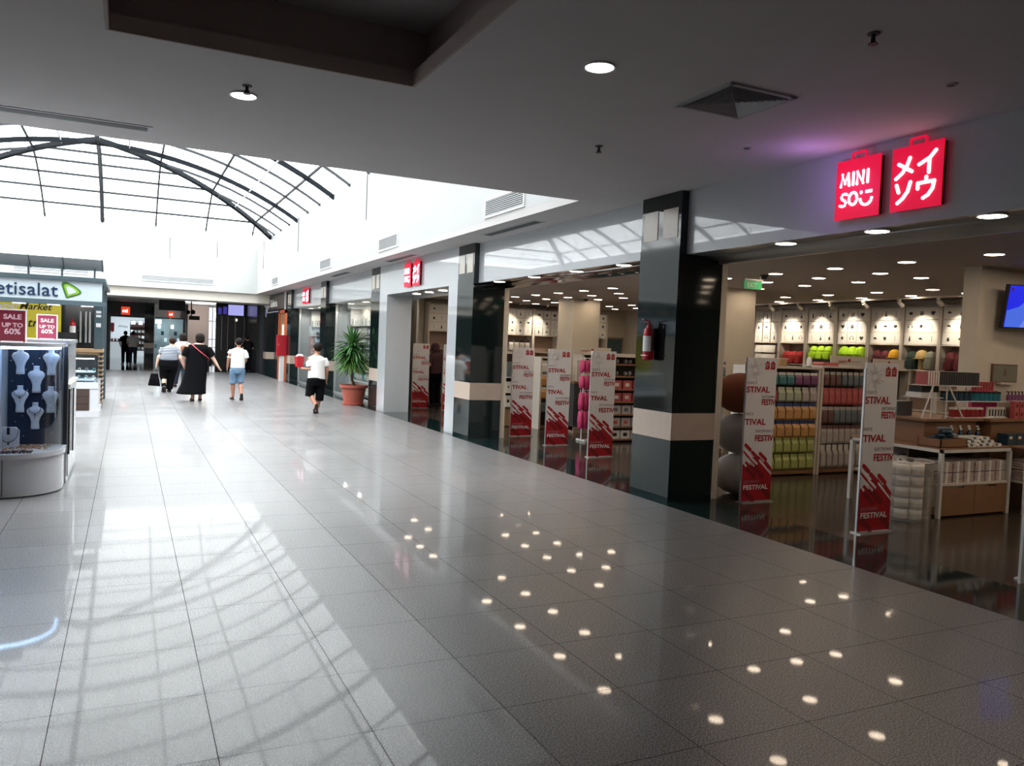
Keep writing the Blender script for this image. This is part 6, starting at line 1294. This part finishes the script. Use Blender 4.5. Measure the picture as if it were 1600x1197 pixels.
BT = [(-0.968, 1.13, 'top left'), (-0.698, 1.125, 'top right'), (-0.828, 0.945, 'centre upper'), (-0.968, 0.745, 'middle left'), (-0.70, 0.74, 'middle right'), (-0.835, 0.575, 'lower centre')]
for k, (x, z, l) in enumerate(BT):
    b_ = bust(x, 9.355, z, f'white necklace bust, {l} of the navy panel in the curved showcase', 0.95)
    necklace(b_, 0.045, 0.09, 'silver', 0.0028); 
    if k in (3, 5): necklace(b_, 0.052, 0.05, 'bead_dark', 0.0045)
    if k == 5: necklace(b_, 0.055, 0.075, 'bead_amber', 0.004)
    MB().box(-0.012, 0.012, 0.0, 0.045, 0.13, 0.15).build('peg', 'bust_white', b_)
b_ = thing('necklace_stand', 'wide low white necklace stand with dark beads at the showcase floor', 'necklace stand', (-1.03, 9.05, 0.416))
MB().rbox(-0.10, 0.09, 0, 0.03, 0, 0.21, 0.03).build('board', 'bust_white', b_); necklace(b_, 0.085, 0.125, 'bead_dark', 0.0055, 25, 0.19, -0.004); necklace(b_, 0.06, 0.10, 'silver', 0.004, 18, 0.19, -0.004)
mb = MB(); mb.box(-0.012, 0.012, -0.012, 0.0, 0.14, 0.21); mb.build('ribbon', 'bead_dark', b_)
mb = MB()
for k in range(600): 
    x, y = rnd.uniform(-1.9, -0.68), rnd.uniform(8.72, 9.25)
    if x > -0.85 and y < 8.9: continue
    mb.ball((x, y, 0.422+rnd.uniform(0, 0.015)), 0.0075, n=6, m=4)
tag(mb.build('bead_heap', ['bead_amber']), 'amber brown bead strings spread on the showcase floor', 'beads', kind='stuff')
mb = MB()
for k in range(300):
    x = rnd.uniform(-1.9, -0.80); y = 8.69+rnd.uniform(0, 0.07); mb.ball((x, y, 0.424+rnd.uniform(0, 0.012)), 0.009, n=6, m=4)
tag(mb.build('bead_heap', ['bead_dark']), 'dark bead strings along the front glass of the showcase', 'beads', kind='stuff')
def sale(x0, x1, y, z0, z1, m, label, tm, dy=0.0):
    t = thing('sale_sign', label, 'sign', (x0, y, z0), 0, 'red sale signs on the kiosk'); W_, H_ = x1-x0, z1-z0
    MB().box(0, W_, 0, 0.012, 0, H_).build('panel', m, t); mb = MB(); mb.box(-0.012, 0, -0.004, 0.014, 0, H_+0.012); mb.box(W_, W_+0.012, -0.004, 0.014, 0, H_+0.012); mb.box(0, W_, -0.004, 0.014, H_, H_+0.012); mb.build('acrylic_frame', 'acrylic', t)
    MB().box(0.02, W_-0.02, -0.04, 0.05, 0, 0.006).build('foot', 'acrylic', t)
    k = W_/0.222
    for s_, z, sz in (('SALE', 0.225, 0.068), ('UP TO', 0.145, 0.058), ('60%', 0.075, 0.078)): text_mesh('lettering', s_, sz*k, tm, t, (W_/2, -0.002, z*k), (PI/2, 0, 0), 0.001, align='CENTER', bold=0.0022, sx=1.08)
sale(-1.145, -0.925, 9.30, 1.456, 1.765, 'sale_red', 'dark red sale sign on the kiosk, the larger left one', 'sale_pink')
sale(-0.92, -0.735, 10.45, 1.481, 1.745, 'sale_rose', 'rose red sale sign on the kiosk, the smaller right one', 'carton_white')
t = thing('kiosk_cabinet', 'tall white kiosk side cabinet behind the curved showcase', 'cabinet', (0, 0, 0))
MB().box(-2.6, -0.56, 9.43, 10.9, 0, 1.44).build('body', 'kiosk_white', t); MB().box(-2.6, -0.545, 9.43, 10.92, 1.44, 1.48).build('top', 'kiosk_white', t)
MB().box(-0.56, -0.548, 9.55, 10.85, 0.05, 1.0).build('door', 'kiosk_white', t); MB().box(-0.56, -0.53, 9.43, 10.9, 1.0, 1.03).build('shelf_rail', 'white_metal', t)
MB().box(-0.545, -0.53, 10.1, 10.13, 0.25, 0.95).build('handle', 'black_metal', t); MB().box(-0.555, -0.53, 9.43, 9.46, 0.3, 0.98).build('edge_trim', 'black_metal', t)
# glass case with watches
t = thing('watch_showcase', 'white and dark wood glass case of watches behind the kiosk cabinet', 'showcase', (-1.75, 16.5, 0))
MB().box(0, 1.29, 0, 1.6, 0.0, 0.12).build('plinth', 'kiosk_white', t); MB().box(0.0, 1.13, -0.005, 0.01, 0.12, 0.52).build('dark_panel', 'wood_dark', t); MB().box(0, 1.27, 0.01, 1.6, 0.12, 0.52).build('body', 'kiosk_white', t)
for z in (0.25, 0.38): MB().box(0.05, 1.12, -0.009, -0.005, z, z+0.006).build('groove', 'black_metal', t)
MB().box(-0.0, 1.27, 0, 1.6, 0.52, 0.64).build('rim', 'kiosk_white', t); mb = MB(); mb.box(0, 1.26, 0, 0.01, 0.64, 1.14); mb.box(1.25, 1.26, 0.01, 1.6, 0.64, 1.14); mb.box(0, 1.26, 0, 1.6, 1.14, 1.15); mb.build('glass', 'case_glass', t)
MB().box(0.1, 1.2, 0.05, 0.09, 1.06, 1.08).build('light_strip', 'lit_white', t)
mb = MB(); mb.box(0.05, 1.2, 0.1, 0.9, 0.66, 0.69); mb.box(0.05, 1.2, 0.3, 0.9, 0.80, 0.82); mb.build('tray', 'panel_lit', t)
for k in range(30):
    x, y, z = -1.65+0.12*(k % 10), 16.65+0.16*(k//10), (0.692, 0.692, 0.822)[k//10]
    o = tag(MB().tube([(x+0.022*math.cos(2*PI*q/10), y, z+0.03+0.028*math.sin(2*PI*q/10)) for q in range(10)], 0.007, 5, closed=True).build('watch', ['silver', 'pack_slate', 'pack_teal'][k % 3]), 'silvery watch on the tray of the glass case', 'watch', 'watches in the glass case')
# telecom kiosk
t = thing('kiosk_canopy', 'telecom kiosk canopy with white illuminated sign board and slate frame', 'kiosk', (-4.2, 17.0, 0))
X = 4.2
MB().box(0, X-0.455, 0, 0.1, 2.13, 2.50).build('sign_panel', 'panel_lit', t)
mb = MB(); mb.box(0, X-0.40, -0.06, 0.2, 2.50, 2.57); mb.box(0, X-0.40, -0.06, 0.2, 2.045, 2.13); mb.build('frame', 'slate_frame', t)
MB().box(0, X-0.40, 0.2, 4.4, 2.50, 2.57).build('roof', 'slate_frame', t)
mb = MB(); mb.box(X-0.62, X-0.46, 1.3, 1.5, 1.211, 2.5); mb.build('post', 'slate_frame', t); MB().box(X-0.62, X-0.46, 3.9, 4.1, 0, 2.5).build('post', 'slate_frame', t)
for x in (X-0.60, X-1.135, X-1.67, X-2.2, X-2.74, X-3.3): MB().box(x, x+0.03, 0.0, 0.06, 2.57, 2.75).build('strut', 'slate_frame', t)
mb = MB(); mb.prism([(-0.25, 2.90), (-0.22, 2.92), (0.25, 2.735), (0.22, 2.72)], 0, X-0.44, 'x'); mb.build('upper_canopy', 'vent_grey', t)
for x in (X-0.46, X-1.10, X-1.64, X-2.17, X-2.71): mb = MB(); mb.bar((x, -0.26, 2.905), (x, 0.24, 2.715), 0.015, 0.02); mb.build('canopy_bar', 'slate_frame', t)
text_mesh('lettering', 'etisalat', 0.335, 'logo_navy', t, (X-1.18, -0.012, 2.195), (PI/2, 0, 0), 0.008, align='RIGHT', fit=0.98)
def tri(s_, cx, cz, m, y):
    P0 = [(-0.15, 0.13), (-0.13, 0.155), (-0.07, 0.155), (0.06, 0.09), (0.15, 0.02), (0.175, -0.03), (0.15, -0.065), (0.05, -0.105), (-0.06, -0.145), (-0.08, -0.14), (-0.12, -0.02), (-0.155, 0.09)]
    MB().prism([(cx+a*s_, cz+b*s_) for a, b in P0], y-0.008, y, 'y').build('leaf_logo', m, t)
tri(1.0, X-0.97, 2.315, 'logo_green', 0.0); tri(0.76, X-0.965, 2.31, 'logo_lime', -0.009); tri(0.50, X-0.968, 2.31, 'panel_lit', -0.018)
MB().box(1.8, X-0.62, 4.0, 4.05, 0, 2.5).build('back_wall', 'dark_panel', t)
for k in range(3): MB().box(X-1.9+0.55*k, X-1.7+0.55*k, 0.02, 0.10, 2.03, 2.046).build('downlight', 'lit_white', t)
for z, m in ((1.94, 'white_plastic'), (1.86, 'white_plastic'), (1.66, 'print_white')): MB().box(X-0.59, X-0.50, 1.292, 1.30, z, z+0.05 if z > 1.7 else z+0.08).build('sticker', m, t)
t = thing('yellow_backdrop', 'bright yellow printed board under the kiosk canopy', 'board', (-4.2, 20.6, 0))
MB().box(0, 2.84, 0, 0.05, 0.9, 2.22).build('board', 'sun_yellow', t)
text_mesh('lettering', 'Hyper', 0.20, 'print_white', t, (2.02, -0.004, 2.00), (PI/2, 0, 0), 0.002, align='RIGHT', shear=0.25, bold=0.003, sx=1.05) 
text_mesh('lettering', 'Market', 0.20, 'ink', t, (2.03, -0.004, 2.00), (PI/2, 0, 0), 0.002, shear=0.25, bold=0.004, sx=1.05)
text_mesh('lettering', 'y', 0.27, 'ink', t, (1.47, -0.004, 1.62), (PI/2, 0, 0), 0.002, shear=0.25, bold=0.004); text_mesh('lettering', 'tr', 0.27, 'ink', t, (2.18, -0.004, 1.62), (PI/2, 0, 0), 0.002, shear=0.25, bold=0.004)
e_ = extinguisher((-1.12, 20.4, 1.40), 0, 'small red fire extinguisher under the telecom kiosk canopy'); MB().box(-0.1, 0.1, 0.06, 0.6, 0.15, 0.2).build('wall_bracket', 'black_metal', e_)
for x in (-0.99, -0.88, -0.80): tag(MB().tube([(x, 20.9, 1.3), (x, 20.9, 2.02)], 0.025, 8).build('steel_tube', 'alu'), 'pale steel tube standing behind the kiosk monitor', 'tube', 'steel tubes behind the kiosk monitor')
t = thing('service_counter', 'wooden topped service counter of the telecom kiosk', 'counter', (-2.0, 18.3, 0)); MB().box(0, 1.44, 0, 0.5, 0, 1.10).build('body', 'dark_panel', t); MB().box(-0.05, 1.55, -0.1, 0.55, 1.15, 1.21).build('top', 'wood_light', t); MB().box(0, 1.44, -0.05, 0.5, 1.10, 1.15).build('trim', 'wood_mid', t)
for k in range(11): MB().box(1.46, 1.55, 0.0, 0.45, 0.12+0.093*k, 0.15+0.093*k).build('slat', 'wood_light', t)
MB().box(1.47, 1.54, 0.02, 0.43, 0, 1.15).build('slat_core', 'wood_dark', t)
t = thing('monitor', 'black monitor on the telecom kiosk counter', 'monitor', (-1.2, 18.5, 1.21)); MB().box(-0.2, 0.27, 0, 0.04, 0.05, 0.32).build('screen', 'black_plastic', t); MB().box(-0.06, 0.1, -0.03, 0.12, 0, 0.05).build('foot', 'black_plastic', t)
t = thing('card_terminal', 'white tilted card terminal on the kiosk counter', 'terminal', (-0.62, 18.33, 1.21)); MB().prism([(0, 0), (0.14, 0), (0.15, 0.24), (0.05, 0.26)], 0, 0.08, 'y').build('housing', 'white_plastic', t); MB().box(0.045, 0.125, -0.004, 0, 0.09, 0.19).build('screen', 'pack_teal', t)
#=END
